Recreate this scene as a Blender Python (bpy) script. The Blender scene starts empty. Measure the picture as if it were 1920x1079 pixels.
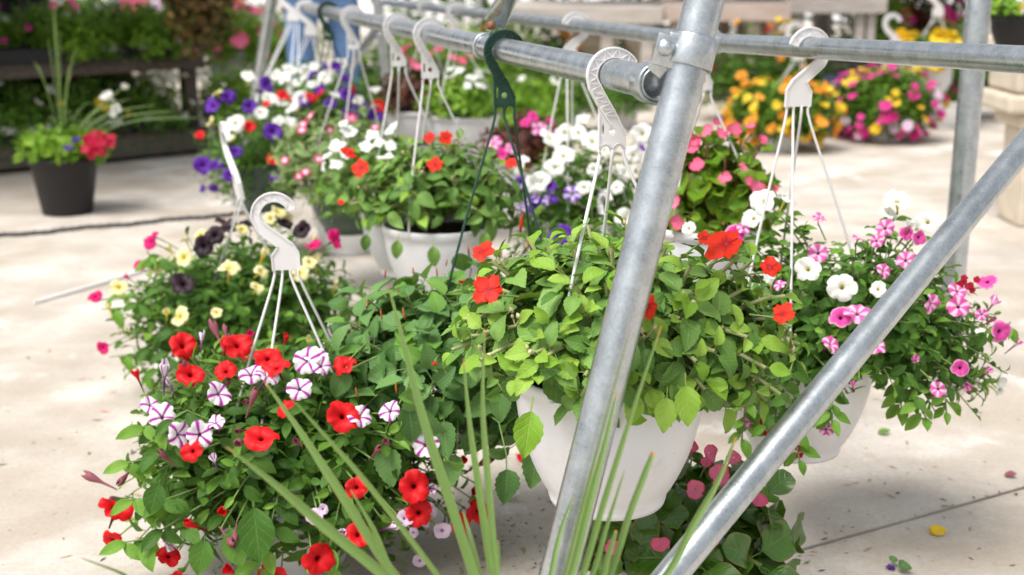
import bpy, math, random
import numpy as np
from mathutils import Vector as V, Matrix as M

random.seed(7); np.random.seed(7)
R_ = math.radians
sc = bpy.context.scene
col = sc.collection

# ------------------------------------------------------------------ camera, sky, sun, exposure
PIT = R_(14.3); FPX = 2400.0
cd = bpy.data.cameras.new('camera'); cam = bpy.data.objects.new('camera', cd); col.objects.link(cam)
cam.location = (0, 0, 1.0); cam.rotation_euler = (R_(90) - PIT, 0, 0)
cd.sensor_width = 36; cd.lens = 45; cd.clip_start = 0.05; cd.clip_end = 400
cd.dof.use_dof = True; cd.dof.focus_distance = 1.70; cd.dof.aperture_fstop = 4.0; cd.dof.aperture_blades = 9
sc.camera = cam
SUN_EL, SUN_AZ = R_(62), R_(-135)        # high, veiled sun from the left, a little behind the camera
world = bpy.data.worlds.new('World'); sc.world = world; world.use_nodes = True
wt = world.node_tree; wt.nodes.clear()
sky = wt.nodes.new('ShaderNodeTexSky'); sky.sky_type = 'NISHITA'; sky.sun_disc = False
sky.sun_elevation = SUN_EL; sky.sun_rotation = SUN_AZ; sky.dust_density = 4.0; sky.ozone_density = 0.6
hsv = wt.nodes.new('ShaderNodeHueSaturation'); hsv.inputs['Saturation'].default_value = 0.22
bg = wt.nodes.new('ShaderNodeBackground'); bg.inputs['Strength'].default_value = 0.08
wo = wt.nodes.new('ShaderNodeOutputWorld')
wt.links.new(sky.outputs[0], hsv.inputs['Color']); wt.links.new(hsv.outputs[0], bg.inputs['Color']); wt.links.new(bg.outputs[0], wo.inputs[0])
sl = bpy.data.lights.new('sun', 'SUN'); sl.energy = 1.5; sl.angle = R_(32); sl.color = (1, .95, .88)
so = bpy.data.objects.new('sun', sl); col.objects.link(so)
sdir = V((math.cos(SUN_EL) * math.sin(SUN_AZ), math.cos(SUN_EL) * math.cos(SUN_AZ), math.sin(SUN_EL)))
so.rotation_euler = (-sdir).to_track_quat('-Z', 'Y').to_euler(); so.location = sdir * 10
sc.view_settings.view_transform = 'Standard'; sc.view_settings.look = 'None'
sc.view_settings.exposure = 1.3; sc.view_settings.gamma = 1
sc.cycles.max_bounces = 8; sc.cycles.transparent_max_bounces = 8

# ------------------------------------------------------------------ measuring helpers (photo measurements -> metres)
CP, SP = math.cos(PIT), math.sin(PIT)
def P(x, y, z):
    a = (x - 960) / FPX; b = (539.5 - y) / FPX
    return V((z * a, z * (CP + SP * b), 1 + z * (CP * b - SP)))
def G(x, y, h=0.0):
    b = (539.5 - y) / FPX
    return P(x, y, (1 - h) / (SP - CP * b))
CAM = V((0, 0, 1.0))
def rnd(a, b): return random.uniform(a, b)

# ------------------------------------------------------------------ object helpers
WM = {}
def link(o, parent=None, basis=None):
    col.objects.link(o)
    if basis is not None: o.matrix_basis = basis
    w = basis if basis is not None else M.Identity(4)
    if parent is not None:
        o.parent = parent; o.matrix_parent_inverse = WM[parent.name].inverted()
    WM[o.name] = w.copy()
    return o
def thing(name, loc, label, cat, group=None):
    o = bpy.data.objects.new(name, None); o.empty_display_size = .05
    link(o, None, M.Translation(V(loc)))
    return tag(o, label, cat, group)
def tag(o, label, cat, group=None, kind=None):
    if label: o['label'] = label
    if cat: o['category'] = cat
    if group: o['group'] = group
    if kind: o['kind'] = kind
    return o
class MB:
    def __init__(s): s.v = []; s.f = []; s.m = []; s.uv = []
    def add(s, vs, fs, m=0, uv=None):
        b = len(s.v); s.v += [tuple(p) for p in vs]
        s.f += [tuple(i + b for i in f) for f in fs]; s.m += [m] * len(fs)
        s.uv += list(uv) if uv is not None else [(0.5, 0.5)] * len(vs)
        return s
    def box(s, c, d, rot=None, m=0):
        c = V(c); hx, hy, hz = d[0] / 2, d[1] / 2, d[2] / 2
        vs = [V((x, y, z)) for x in (-hx, hx) for y in (-hy, hy) for z in (-hz, hz)]
        if rot is not None: vs = [rot @ p for p in vs]
        return s.add([c + p for p in vs], [(0, 1, 3, 2), (4, 6, 7, 5), (0, 4, 5, 1), (2, 3, 7, 6), (0, 2, 6, 4), (1, 5, 7, 3)], m)
    def tube(s, pts, rad, n=8, cap=True, m=0):
        pts = [V(p) for p in pts]; k = len(pts)
        rs = rad if isinstance(rad, (list, tuple)) else [rad] * k
        vs = []; ref = None
        for i, p in enumerate(pts):
            t = (pts[min(i + 1, k - 1)] - pts[max(i - 1, 0)]).normalized()
            if ref is None: ref = t.orthogonal().normalized()
            ref = (ref - t * ref.dot(t)).normalized(); b = t.cross(ref)
            for j in range(n):
                a = 2 * math.pi * j / n
                vs.append(p + (ref * math.cos(a) + b * math.sin(a)) * rs[i])
        fs = [(i * n + j, i * n + (j + 1) % n, (i + 1) * n + (j + 1) % n, (i + 1) * n + j) for i in range(k - 1) for j in range(n)]
        if cap: fs += [tuple(range(n))[::-1], tuple((k - 1) * n + j for j in range(n))]
        return s.add(vs, fs, m)
    def lathe(s, prof, c, n=40, m=0, mat=None):
        c = V(c); vs = []
        for (r, z) in prof:
            for j in range(n):
                a = 2 * math.pi * j / n
                q = V((r * math.cos(a), r * math.sin(a), z))
                vs.append(c + (mat @ q if mat else q))
        fs = [(i * n + j, i * n + (j + 1) % n, (i + 1) * n + (j + 1) % n, (i + 1) * n + j) for i in range(len(prof) - 1) for j in range(n)]
        return s.add(vs, fs, m)
    def mesh(s, name, mats, smooth=True):
        me = bpy.data.meshes.new(name); me.from_pydata(s.v, [], s.f)
        for mt in (mats if isinstance(mats, (list, tuple)) else [mats]): me.materials.append(mt)
        me.polygons.foreach_set('material_index', s.m)
        me.polygons.foreach_set('use_smooth', [smooth] * len(s.f))
        ul = me.uv_layers.new(name='UVMap')
        li = np.zeros(len(me.loops), dtype=np.int32); me.loops.foreach_get('vertex_index', li)
        ul.data.foreach_set('uv', np.array(s.uv, dtype=np.float32)[li].ravel())
        me.update(); return me
    def build(s, name, mats, parent=None, smooth=True, bevel=0, label=None):
        o = bpy.data.objects.new(name, s.mesh(name, mats, smooth)); link(o, parent)
        if bevel:
            b = o.modifiers.new('bevel', 'BEVEL'); b.width = bevel; b.segments = 2; b.limit_method = 'ANGLE'; b.angle_limit = R_(40)
        if smooth == 'auto': pass
        if label: o['label'] = label
        return o

# ------------------------------------------------------------------ material helpers
class NT:
    def __init__(s, name):
        s.mat = bpy.data.materials.new(name); s.mat.use_nodes = True; s.t = s.mat.node_tree; s.t.nodes.clear()
    def n(s, typ, props=None, **kw):
        nd = s.t.nodes.new('ShaderNode' + typ)
        for k, v in (props or {}).items(): setattr(nd, k, v)
        for k, v in kw.items():
            key = int(k[1:]) if k[0] == '_' and k[1:].isdigit() else k.replace('_', ' ')
            s.set(nd.inputs[key], v)
        return nd
    def set(s, inp, v):
        if hasattr(v, 'node'): s.t.links.new(v, inp)
        else:
            if inp.type == 'RGBA' and len(v) == 3: v = (*v, 1)
            inp.default_value = v
    def math(s, op, a, b=None, c=None, clamp=False):
        nd = s.t.nodes.new('ShaderNodeMath'); nd.operation = op; nd.use_clamp = clamp
        for i, v in enumerate((a, b, c)):
            if v is not None: s.set(nd.inputs[i], v)
        return nd.outputs[0]
    def mix(s, f, a, b, bt='MIX'):
        nd = s.t.nodes.new('ShaderNodeMix'); nd.data_type = 'RGBA'; nd.blend_type = bt
        s.set(nd.inputs['Factor'], f); s.set(nd.inputs['A'], a); s.set(nd.inputs['B'], b)
        return nd.outputs['Result']
    def ramp(s, f, a, b, lo=0., hi=1.):
        nd = s.t.nodes.new('ShaderNodeMapRange'); nd.interpolation_type = 'SMOOTHSTEP'
        s.set(nd.inputs[0], f)
        for i, v in ((1, a), (2, b), (3, lo), (4, hi)): s.set(nd.inputs[i], v)
        return nd.outputs[0]
    def noise(s, vec, scale, detail=3., rough=.5):
        nd = s.n('TexNoise', Scale=scale, Detail=detail, Roughness=rough)
        if vec is not None: s.set(nd.inputs['Vector'], vec)
        return nd.outputs[0]
    def bump(s, h, st, dist):
        return s.n('Bump', Strength=st, Distance=dist, Height=h).outputs[0]
    def out(s, sh): s.t.links.new(sh, s.n('OutputMaterial').inputs[0]); return s.mat
def plain(name, c, rough=.5, metal=0., var=.12, scale=14., spec=.5, bump=0.):
    t = NT(name); co = t.n('TexCoord').outputs['Object']
    nz = t.noise(co, scale, 4.)
    c2 = tuple(x * (1 - var) for x in c); c1 = tuple(min(1, x * (1 + var)) for x in c)
    cc = t.mix(t.ramp(nz, .3, .7), c2, c1)
    p = t.n('BsdfPrincipled', Base_Color=cc, Roughness=rough, Metallic=metal, Specular_IOR_Level=spec)
    if bump: t.set(p.inputs['Normal'], t.bump(t.noise(co, scale * 3, 5.), .5, bump))
    return t.out(p.outputs[0])
def obj_random(t):
    at = t.n('Attribute', {'attribute_name': 'rnd'})
    return t.math('FRACT', t.math('ADD', t.n('ObjectInfo').outputs['Random'], at.outputs['Fac']))
def leaf_mat(name, dark, light, vein=(.3, .42, .16), veins=.35, nv=6., rough=.5, tr=.17, edge=None, varieg=None, spec=.28):
    def sat(c, k=1.12): l = .2 * c[0] + .7 * c[1] + .1 * c[2]; return tuple(max(.004, l + (x - l) * k) for x in c)
    dark, light = sat(dark), sat(light)
    t = NT(name); uv = t.n('UVMap', {'uv_map': 'UVMap'}).outputs[0]
    sp = t.n('SeparateXYZ', Vector=uv); u, v = sp.outputs[0], sp.outputs[1]
    a = t.math('MULTIPLY', t.math('ABSOLUTE', t.math('SUBTRACT', u, .5)), 2.)
    r = obj_random(t)
    geo = t.n('NewGeometry').outputs['Position']
    nz = t.noise(geo, 55., 3.)
    c = t.mix(t.math('ADD', t.math('MULTIPLY', r, .75), t.math('MULTIPLY', nz, .3)), dark, light)
    c = t.mix(t.ramp(t.noise(geo, 190., 2.), .52, .75, 0., .22), c, tuple(x * .55 for x in dark))
    mid = t.ramp(a, 0., .09, 1., 0.)
    fr = t.math('FRACT', t.math('SUBTRACT', t.math('MULTIPLY', v, nv), t.math('MULTIPLY', a, 1.6)))
    tri = t.math('ABSOLUTE', t.math('SUBTRACT', fr, .5))
    side = t.ramp(tri, .0, .16, 1., 0.)
    vn = t.math('MAXIMUM', mid, t.math('MULTIPLY', side, .55))
    if varieg: c = t.mix(t.ramp(t.math('ADD', a, t.math('MULTIPLY', nz, .5)), .75, 1.05), c, varieg)
    if edge: c = t.mix(t.ramp(a, .86, .99), c, edge)
    c = t.mix(t.math('MULTIPLY', vn, veins), c, vein)
    # worn spots
    sp2 = t.ramp(t.noise(geo, 33., 2.), .73, .8)
    c = t.mix(t.math('MULTIPLY', sp2, t.ramp(r, .6, .9, 0., .7)), c, (.34, .27, .08))
    bmp = t.bump(t.math('MULTIPLY', vn, -1.), .5, .0012)
    p = t.n('BsdfPrincipled', Base_Color=c, Roughness=rough, Specular_IOR_Level=spec, Normal=bmp)
    trn = t.n('BsdfTranslucent', Color=t.mix(.5, c, (.26, .42, .05), 'MIX'))
    ms = t.n('MixShader', _0=tr, _1=p.outputs[0], _2=trn.outputs[0])
    return t.out(ms.outputs[0])
def petal_mat(name, c1, c2, throat=None, r0=.12, r1=.32, star=None, sw=(.25, .5), edge=None, tr=.3, rough=.5):
    t = NT(name); uv = t.n('UVMap', {'uv_map': 'UVMap'}).outputs[0]
    sp = t.n('SeparateXYZ', Vector=uv); u, v = sp.outputs[0], sp.outputs[1]
    a = t.math('MULTIPLY', t.math('ABSOLUTE', t.math('SUBTRACT', u, .5)), 2.)
    r = obj_random(t); geo = t.n('NewGeometry').outputs['Position']
    c = t.mix(t.math('ADD', t.math('MULTIPLY', r, .8), t.math('MULTIPLY', t.noise(geo, 70.), .25)), c1, c2)
    if star:
        nz = t.math('MULTIPLY', t.math('SUBTRACT', t.noise(geo, 120.), .5), .3)
        c = t.mix(t.ramp(t.math('ADD', t.math('MULTIPLY', a, t.ramp(v, .1, .9, .55, 1.)), nz), sw[0], sw[1], 1., 0.), c, star)
    if edge: c = t.mix(t.ramp(v, .72, 1.), c, edge)
    fr = t.math('ABSOLUTE', t.math('SUBTRACT', t.math('FRACT', t.math('MULTIPLY', u, 9.)), .5))
    ray = t.ramp(fr, 0., .2, 1., 0.)
    c = t.mix(t.math('MULTIPLY', ray, .16), c, tuple(x * .45 for x in c1))
    if throat: c = t.mix(t.ramp(v, r0, r1, 1., 0.), c, throat)
    p = t.n('BsdfPrincipled', Base_Color=c, Roughness=rough, Specular_IOR_Level=.25, Normal=t.bump(ray, .25, .001))
    ms = t.n('MixShader', _0=tr, _1=p.outputs[0], _2=t.n('BsdfTranslucent', Color=c).outputs[0])
    return t.out(ms.outputs[0])

def galvanised():
    t = NT('galvanised_steel'); g = t.n('TexCoord').outputs['Object']
    vo = t.n('TexVoronoi', Vector=g, Scale=260.).outputs['Distance']
    n1 = t.noise(g, 30., 6., .7); n2 = t.noise(g, 420., 3.)
    f = t.math('ADD', t.math('MULTIPLY', vo, .16), t.math('MULTIPLY', n1, .9))
    c = t.mix(t.ramp(f, .35, .75), (.38, .42, .445), (.56, .60, .625))
    spk = t.ramp(t.noise(g, 330., 2.), .69, .74); c = t.mix(t.math('MULTIPLY', spk, .16), c, (.14, .14, .14))
    grime = t.ramp(t.noise(g, 11., 6., .75), .54, .72); c = t.mix(t.math('MULTIPLY', grime, .45), c, (.38, .39, .38))
    rust = t.ramp(t.noise(g, 61., 4.), .76, .8); c = t.mix(t.math('MULTIPLY', rust, .3), c, (.28, .14, .07))
    rg = t.math('ADD', t.math('MULTIPLY', n1, .26), .17)
    p = t.n('BsdfPrincipled', Base_Color=c, Metallic=.9, Roughness=rg, Normal=t.bump(t.math('ADD', n2, t.math('MULTIPLY', vo, .6)), .22, .0006))
    return t.out(p.outputs[0])
def plastic(name, c, rough=.4, dirt=.25, dirtcol=(.35, .3, .24), sss=0.):
    t = NT(name); g = t.n('TexCoord').outputs['Object']
    n1 = t.noise(g, 17., 5., .65)
    cc = t.mix(t.math('MULTIPLY', t.ramp(n1, .5, .78), dirt), c, dirtcol)
    spk = t.ramp(t.noise(g, 210., 2.), .72, .76); cc = t.mix(t.math('MULTIPLY', spk, dirt * 2), cc, (.07, .06, .05))
    mp = t.n('Mapping', Vector=g, Scale=(30, 30, 3)).outputs[0]
    st = t.noise(mp, 1.5, 4.); cc = t.mix(t.ramp(st, .52, .8, 0., dirt * .7), cc, tuple(x * .72 for x in c))
    p = t.n('BsdfPrincipled', Base_Color=cc, Roughness=t.math('ADD', t.math('MULTIPLY', n1, .2), rough - .1), Specular_IOR_Level=.45, Normal=t.bump(t.noise(g, 60., 3.), .08, .001))
    if sss:
        p.inputs['Subsurface Weight'].default_value = sss; p.inputs['Subsurface Radius'].default_value = (.006, .006, .005)
        p.inputs['Subsurface Scale'].default_value = 1.
    return t.out(p.outputs[0])
def concrete():
    t = NT('weathered_concrete'); g = t.n('TexCoord').outputs['Object']
    big = t.noise(g, 1.1, 6., .62); mid = t.noise(g, 4.2, 6., .6); fine = t.noise(g, 95., 5., .7)
    c = t.mix(t.ramp(mid, .3, .72), (.45, .405, .355), (.64, .60, .55))
    warm = t.ramp(t.noise(g, .55, 5., .6), .45, .7); c = t.mix(t.math('MULTIPLY', warm, .5), c, (.43, .36, .28))
    damp = t.math('MULTIPLY', t.ramp(big, .47, .55), t.ramp(t.noise(g, 2.7, 5.), .38, .50)); c = t.mix(t.math('MULTIPLY', damp, .42), c, (.36, .30, .235))
    pale = t.ramp(t.noise(g, 2.1, 6., .66), .58, .66); c = t.mix(t.math('MULTIPLY', pale, .75), c, (.76, .73, .69))
    c = t.mix(t.ramp(fine, .35, .75, 0., .36), c, (.30, .25, .20))
    pit = t.ramp(t.noise(g, 210., 2.), .7, .75); c = t.mix(t.math('MULTIPLY', pit, .45), c, (.15, .12, .1))
    soil = t.ramp(t.noise(g, 7.5, 7., .72), .60, .70); c = t.mix(t.math('MULTIPLY', soil, .30), c, (.25, .19, .14))
    p = t.n('BsdfPrincipled', Base_Color=c, Roughness=.85, Specular_IOR_Level=.25, Normal=t.bump(t.math('ADD', fine, t.math('MULTIPLY', mid, 2.)), .35, .004))
    return t.out(p.outputs[0])
def wood(name, c1, c2, ax=(2, 40, 40)):
    t = NT(name); g = t.n('TexCoord').outputs['Object']
    n1 = t.noise(t.n('Mapping', Vector=g, Scale=ax).outputs[0], 1.5, 6., .65)
    c = t.mix(t.ramp(n1, .3, .7), c1, c2)
    p = t.n('BsdfPrincipled', Base_Color=c, Roughness=.8, Normal=t.bump(n1, .4, .003))
    return t.out(p.outputs[0])

STEEL = galvanised()
WPOT = plastic('white_pot_plastic', (.80, .80, .82), .36, .22, sss=.12)
WHANG = plastic('white_hanger_plastic', (.72, .71, .72), .42, .1, sss=.05)
GHANG = plastic('dark_green_hanger_plastic', (.010, .048, .032), .5, .08, (.09, .12, .1))
GPOT = plastic('dark_green_pot_plastic', (.035, .06, .045), .45, .2)
BPOT = plastic('black_pot_plastic', (.007, .0065, .0065), .55, .12, (.03, .026, .022))
GREYPOT = plastic('grey_white_pot_plastic', (.62, .62, .64), .45, .2)
SOIL = plain('potting_soil', (.045, .028, .017), .95, var=.5, scale=120., bump=.004)
CONC = concrete()
STEM = plain('green_stem', (.16, .25, .06), .5, var=.25, scale=30.)
STEMP = plain('pale_stem', (.30, .33, .13), .5, var=.25, scale=30.)
BUD = plain('pale_bud', (.50, .42, .25), .5, var=.3, scale=60.)

LM = {
 'imp': leaf_mat('impatiens_leaf', (.055, .14, .026), (.215, .365, .10), (.36, .46, .2), .4, 7., .5, .16),
 'impy': leaf_mat('impatiens_young_leaf', (.17, .33, .045), (.30, .45, .10), (.42, .52, .14), .35, 6., .5, .2),
 'che': leaf_mat('chenille_leaf', (.055, .135, .042), (.165, .305, .105), (.26, .38, .15), .5, 9., .52, .2),
 'chey': leaf_mat('chenille_young_leaf', (.13, .29, .06), (.22, .39, .10), (.3, .44, .16), .5, 9., .46, .3),
 'pet': leaf_mat('petunia_leaf', (.030, .090, .016), (.115, .24, .05), (.2, .32, .1), .32, 5., .5, .28),
 'pety': leaf_mat('petunia_young_leaf', (.11, .25, .04), (.23, .40, .09), (.3, .42, .14), .25, 4., .5, .32),
 'beg': leaf_mat('begonia_leaf', (.028, .085, .012), (.085, .19, .03), (.16, .24, .06), .35, 5., .28, .12, edge=(.16, .13, .03), spec=.6),
 'begl': leaf_mat('light_begonia_leaf', (.075, .19, .02), (.21, .36, .05), (.28, .38, .1), .3, 5., .35, .3, edge=(.3, .22, .05)),
 'cal': leaf_mat('calibrachoa_leaf', (.05, .14, .02), (.15, .28, .045), tr=.25),
 'vin': leaf_mat('variegated_leaf', (.085, .19, .045), (.17, .3, .08), (.4, .45, .25), .5, 5., .5, .25, varieg=(.40, .44, .24)),
 'brz': leaf_mat('bronze_leaf', (.075, .018, .014), (.20, .17, .06), (.28, .2, .1), .5, 5., .5, .2),
 'drk': leaf_mat('dark_leaf', (.02, .065, .010), (.085, .18, .022), tr=.2),
 'lim': leaf_mat('bright_leaf', (.12, .26, .03), (.26, .42, .06), tr=.35),
 'red': leaf_mat('dark_red_leaf', (.05, .012, .012), (.10, .035, .02), (.2, .05, .05), tr=.15),
}
FM = {
 'redp': petal_mat('red_petal', (.56, .004, .009), (.68, .009, .013), (.08, .002, .004), .05, .22, tr=.2),
 'star': petal_mat('purple_striped_petal', (.84, .80, .86), (.9, .87, .9), (.20, .02, .22), .05, .24, star=(.42, .012, .36), sw=(.10, .36)),
 'pink': petal_mat('pink_star_petal', (.70, .07, .38), (.80, .14, .48), (.10, .003, .05), .05, .24, star=(.90, .62, .78), sw=(.12, .58)),
 'pink2': petal_mat('deep_pink_petal', (.66, .035, .30), (.78, .10, .42), (.10, .003, .05), .05, .26, edge=(.86, .40, .62)),
 'white': petal_mat('white_petal', (.84, .85, .80), (.9, .9, .87), (.62, .60, .10), .08, .26),
 'yel': petal_mat('pale_yellow_petal', (.82, .76, .36), (.88, .84, .55), (.72, .56, .03), .10, .62),
 'mag': petal_mat('magenta_petal', (.60, .006, .13), (.72, .012, .20), (.07, .001, .03), .05, .22),
 'blk': petal_mat('black_petal', (.012, .006, .012), (.028, .012, .02), tr=.1),
 'pur': petal_mat('violet_petal', (.07, .010, .24), (.115, .02, .34), (.03, .004, .09), .05, .3, tr=.2),
 'purw': petal_mat('violet_white_petal', (.16, .03, .48), (.26, .08, .6), star=(.75, .66, .85), sw=(.2, .6)),
 'impr': petal_mat('scarlet_petal', (.70, .016, .006), (.80, .038, .010), (.45, .004, .01), .05, .45, tr=.22),
 'impw': petal_mat('white_impatiens_petal', (.82, .83, .82), (.9, .9, .9), (.72, .78, .55), .05, .2),
 'bpk': petal_mat('pink_begonia_petal', (.82, .13, .27), (.88, .24, .38), edge=(.85, .07, .2)),
 'ora': petal_mat('orange_petal', (.82, .26, .015), (.86, .42, .05), (.55, .08, .005), .1, .42),
 'ylw': petal_mat('yellow_petal', (.84, .55, .02), (.88, .66, .06), (.6, .3, .01), .1, .3),
 'hot': petal_mat('hot_pink_petal', (.72, .02, .25), (.80, .06, .36), (.3, .01, .1), .1, .3),
 'lil': petal_mat('lilac_petal', (.66, .46, .66), (.8, .65, .8), (.4, .2, .45), .1, .3),
 'vinc': petal_mat('magenta_white_petal', (.62, .012, .14), (.72, .03, .22), (.88, .75, .8), .30, .55),
 'crim': petal_mat('crimson_petal', (.42, .004, .03), (.56, .01, .06)),
 'wilt': petal_mat('wilted_petal', (.20, .05, .07), (.36, .12, .16), tr=.2),
 'cat': petal_mat('chenille_catkin', (.62, .03, .03), (.78, .09, .05), tr=.2),
 'catt': petal_mat('orange_catkin', (.52, .10, .03), (.55, .25, .06), tr=.2),
}
# ------------------------------------------------------------------ leaf and flower shapes
def ovate(W, p=.72, q=.85): return lambda t: W * max(0, math.sin(math.pi * min(1, t) ** p)) ** q
def roundish(W): return lambda t: W * math.sqrt(max(0., 1 - (2 * t - 1) ** 2)) ** .9
def leaf_geo(prof, n=9, cols=2, serr=0., fold=.25, droop=.6, wave=.03, pet=.25, seed=0, tip=.02):
    rg = random.Random(seed); vs = []; uv = []; fs = []
    us = [i / cols for i in range(-cols, cols + 1)]; nc = len(us)
    y, z = pet, 0.; th0 = rg.uniform(-.1, .15); ph = rg.uniform(0, 6); tw = rg.uniform(-.25, .25)
    for i in range(n + 1):
        t = i / n; th = th0 - droop * t
        w = max(prof(t), .004 if i in (0, n) else 0)
        for u in us:
            e = 1.
            if serr and abs(u) == 1: e = 1 + serr * (1 if i % 2 else -1)
            h = abs(u) * w * math.sin(fold) + wave * abs(u) * math.sin(t * 9 + ph + (2 if u > 0 else 0)) + tw * u * w * t
            x = u * w * math.cos(fold) * e
            vs.append((x, y - math.sin(th) * h, z + math.cos(th) * h)); uv.append((u * .5 + .5, t))
        y += math.cos(th) / n; z += math.sin(th) / n
    for i in range(n):
        for j in range(nc - 1):
            a = i * nc + j; fs.append((a, a + 1, a + nc + 1, a + nc))
    if pet > 0:
        b = len(vs); r = .022
        for (yy, zz) in ((0., -pet * .12), (pet * 1.02, 0.)):
            for k in range(3):
                an = 2.1 * k; vs.append((r * math.cos(an), yy, zz + r * math.sin(an))); uv.append((.5, .02))
        for k in range(3): fs.append((b + k, b + (k + 1) % 3, b + 3 + (k + 1) % 3, b + 3 + k))
    return np.array(vs, dtype=np.float64), fs, uv
def funnel_geo(na=30, seed=0, depth=1., lobes=5, notch=.14, closed=0.):
    rg = random.Random(seed); vs = []; uv = []; fs = []
    prof = [(.05, -1.25), (.07, -.9), (.10, -.40), (.16, -.20), (.30, -.07), (.50, .0), (.70, .035), (.86, .01), (1., -.07)]
    p1, p2 = rg.uniform(0, 6), rg.uniform(0, 6); sk = rg.uniform(-.08, .08)
    for (r, z) in prof:
        for j in range(na):
            a = 2 * math.pi * j / na; f = (j / na * lobes) % 1.; d = abs(f - .5) * 2
            rr = r * (1 - notch * d ** 4 * r * r) * (1 - closed * r * .6) * (1 + .05 * r * math.sin(2 * a + p2))
            zz = z * (depth if z < 0 else 1) + r * r * (.055 * math.sin(7 * a + p1) + .05 * math.sin(11 * a + p2) * r + .07 * math.cos(5 * a) + .18 * math.sin(2 * a + p1) + .10 * math.sin(3 * a + p2)) + closed * r * .8 + sk * rr * math.cos(a)
            vs.append((rr * math.cos(a), rr * math.sin(a), zz)); uv.append((.5 + d * .5, r))
    for i in range(len(prof) - 1):
        for j in range(na):
            fs.append((i * na + j, i * na + (j + 1) % na, (i + 1) * na + (j + 1) % na, (i + 1) * na + j))
    return np.array(vs), fs, uv
def petals_geo(n=5, W=.5, notch=.12, cup=.15, sizes=None, seed=0, rows=5, cols=3, r0=.04, edge=.28):
    rg = random.Random(seed); vs = []; uv = []; fs = []
    for k in range(n):
        a0 = 2 * math.pi * k / n + rg.uniform(-.08, .08) + math.pi / 2
        L = (sizes[k] if sizes else 1.) * rg.uniform(.93, 1.05); tl = rg.uniform(-.25, .2) + cup; off = .015 * (k % 2) + .008 * k
        for i in range(rows + 1):
            t = i / rows
            w = W * L * math.sin(math.pi * (.10 + .62 * t)) ** 1.0
            if i == 0: w = W * .18
            for j in range(-cols, cols + 1):
                u = j / cols
                l = (r0 + (1 - r0) * t) * L * (1 - (notch * math.exp(-(u / .28) ** 2) + edge * u ** 4) * t)
                x = u * w; z = tl * t * t * L + off + .07 * math.sin(3 * u + k + seed) * t
                vs.append((l * math.cos(a0) - x * math.sin(a0), l * math.sin(a0) + x * math.cos(a0), z)); uv.append((u * .5 + .5, t))
        b = k * (rows + 1) * (2 * cols + 1); nc = 2 * cols + 1
        for i in range(rows):
            for j in range(nc - 1):
                a = b + i * nc + j; fs.append((a, a + 1, a + nc + 1, a + nc))
    return np.array(vs), fs, uv
def catkin_geo(L=1., hair=.32, n=150, seed=0):
    rg = random.Random(seed); mb = MB()
    mb.tube([(0, 0, 0), (.02, 0, L * .4), (.06, 0, L * .8), (.1, 0, L)], [.05, .10, .07, .015], 6)
    for i in range(n):
        t = rg.uniform(.05, .97); a = rg.uniform(0, 6.28); h = hair * (1 - t * .75) * rg.uniform(.7, 1.1)
        b = V((.1 * t, 0, L * t)); d = V((math.cos(a), math.sin(a), rg.uniform(-.1, .6))).normalized(); s = d.cross(V((0, 0, 1))).normalized() * .018
        mb.add([b - s, b + s, b + d * h], [(0, 1, 2)])
    return np.array([list(p) for p in mb.v]), mb.f, mb.uv
def geo_mesh(name, geo, mats):
    mb = MB(); mb.add([tuple(p) for p in geo[0]], geo[1], 0, geo[2]); return mb.mesh(name, mats)
def merged(name, items, mats, parent, stuff=True):
    """items: list of (geo, Matrix, material index) -> one mesh object"""
    if not items: return None
    vs = []; fs = []; uv = []; mi = []; rn = []; b = 0
    for geo, mt, m in items:
        A = np.array(mt); p = geo[0] @ A[:3, :3].T + A[:3, 3]
        vs.append(p); fs += [tuple(i + b for i in f) for f in geo[1]]; uv += geo[2]; mi += [m] * len(geo[1])
        rn.append(np.full(len(p), random.random())); b += len(p)
    mb = MB(); mb.v = np.concatenate(vs).tolist(); mb.f = fs; mb.uv = uv; mb.m = mi
    me = mb.mesh(name, mats); at = me.attributes.new('rnd', 'FLOAT', 'POINT'); at.data.foreach_set('value', np.concatenate(rn).astype(np.float32))
    o = bpy.data.objects.new(name, me); link(o, parent)
    if stuff: o['kind'] = 'stuff'
    return o
def orient(p, d, n, s, sx=1.):
    d = d.normalized(); x = d.cross(n)
    if x.length < 1e-4: x = d.orthogonal()
    x.normalize(); n = x.cross(d)
    return M(((x.x * s * sx, d.x * s, n.x * s, p.x), (x.y * s * sx, d.y * s, n.y * s, p.y), (x.z * s * sx, d.z * s, n.z * s, p.z), (0, 0, 0, 1)))
def face(p, nrm, s):
    nrm = nrm.normalized(); a = rnd(0, 6.28); x = nrm.orthogonal().normalized(); y = nrm.cross(x)
    x2 = x * math.cos(a) + y * math.sin(a); y2 = nrm.cross(x2)
    return M(((x2.x * s, y2.x * s, nrm.x * s, p.x), (x2.y * s, y2.y * s, nrm.y * s, p.y), (x2.z * s, y2.z * s, nrm.z * s, p.z), (0, 0, 0, 1)))

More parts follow.
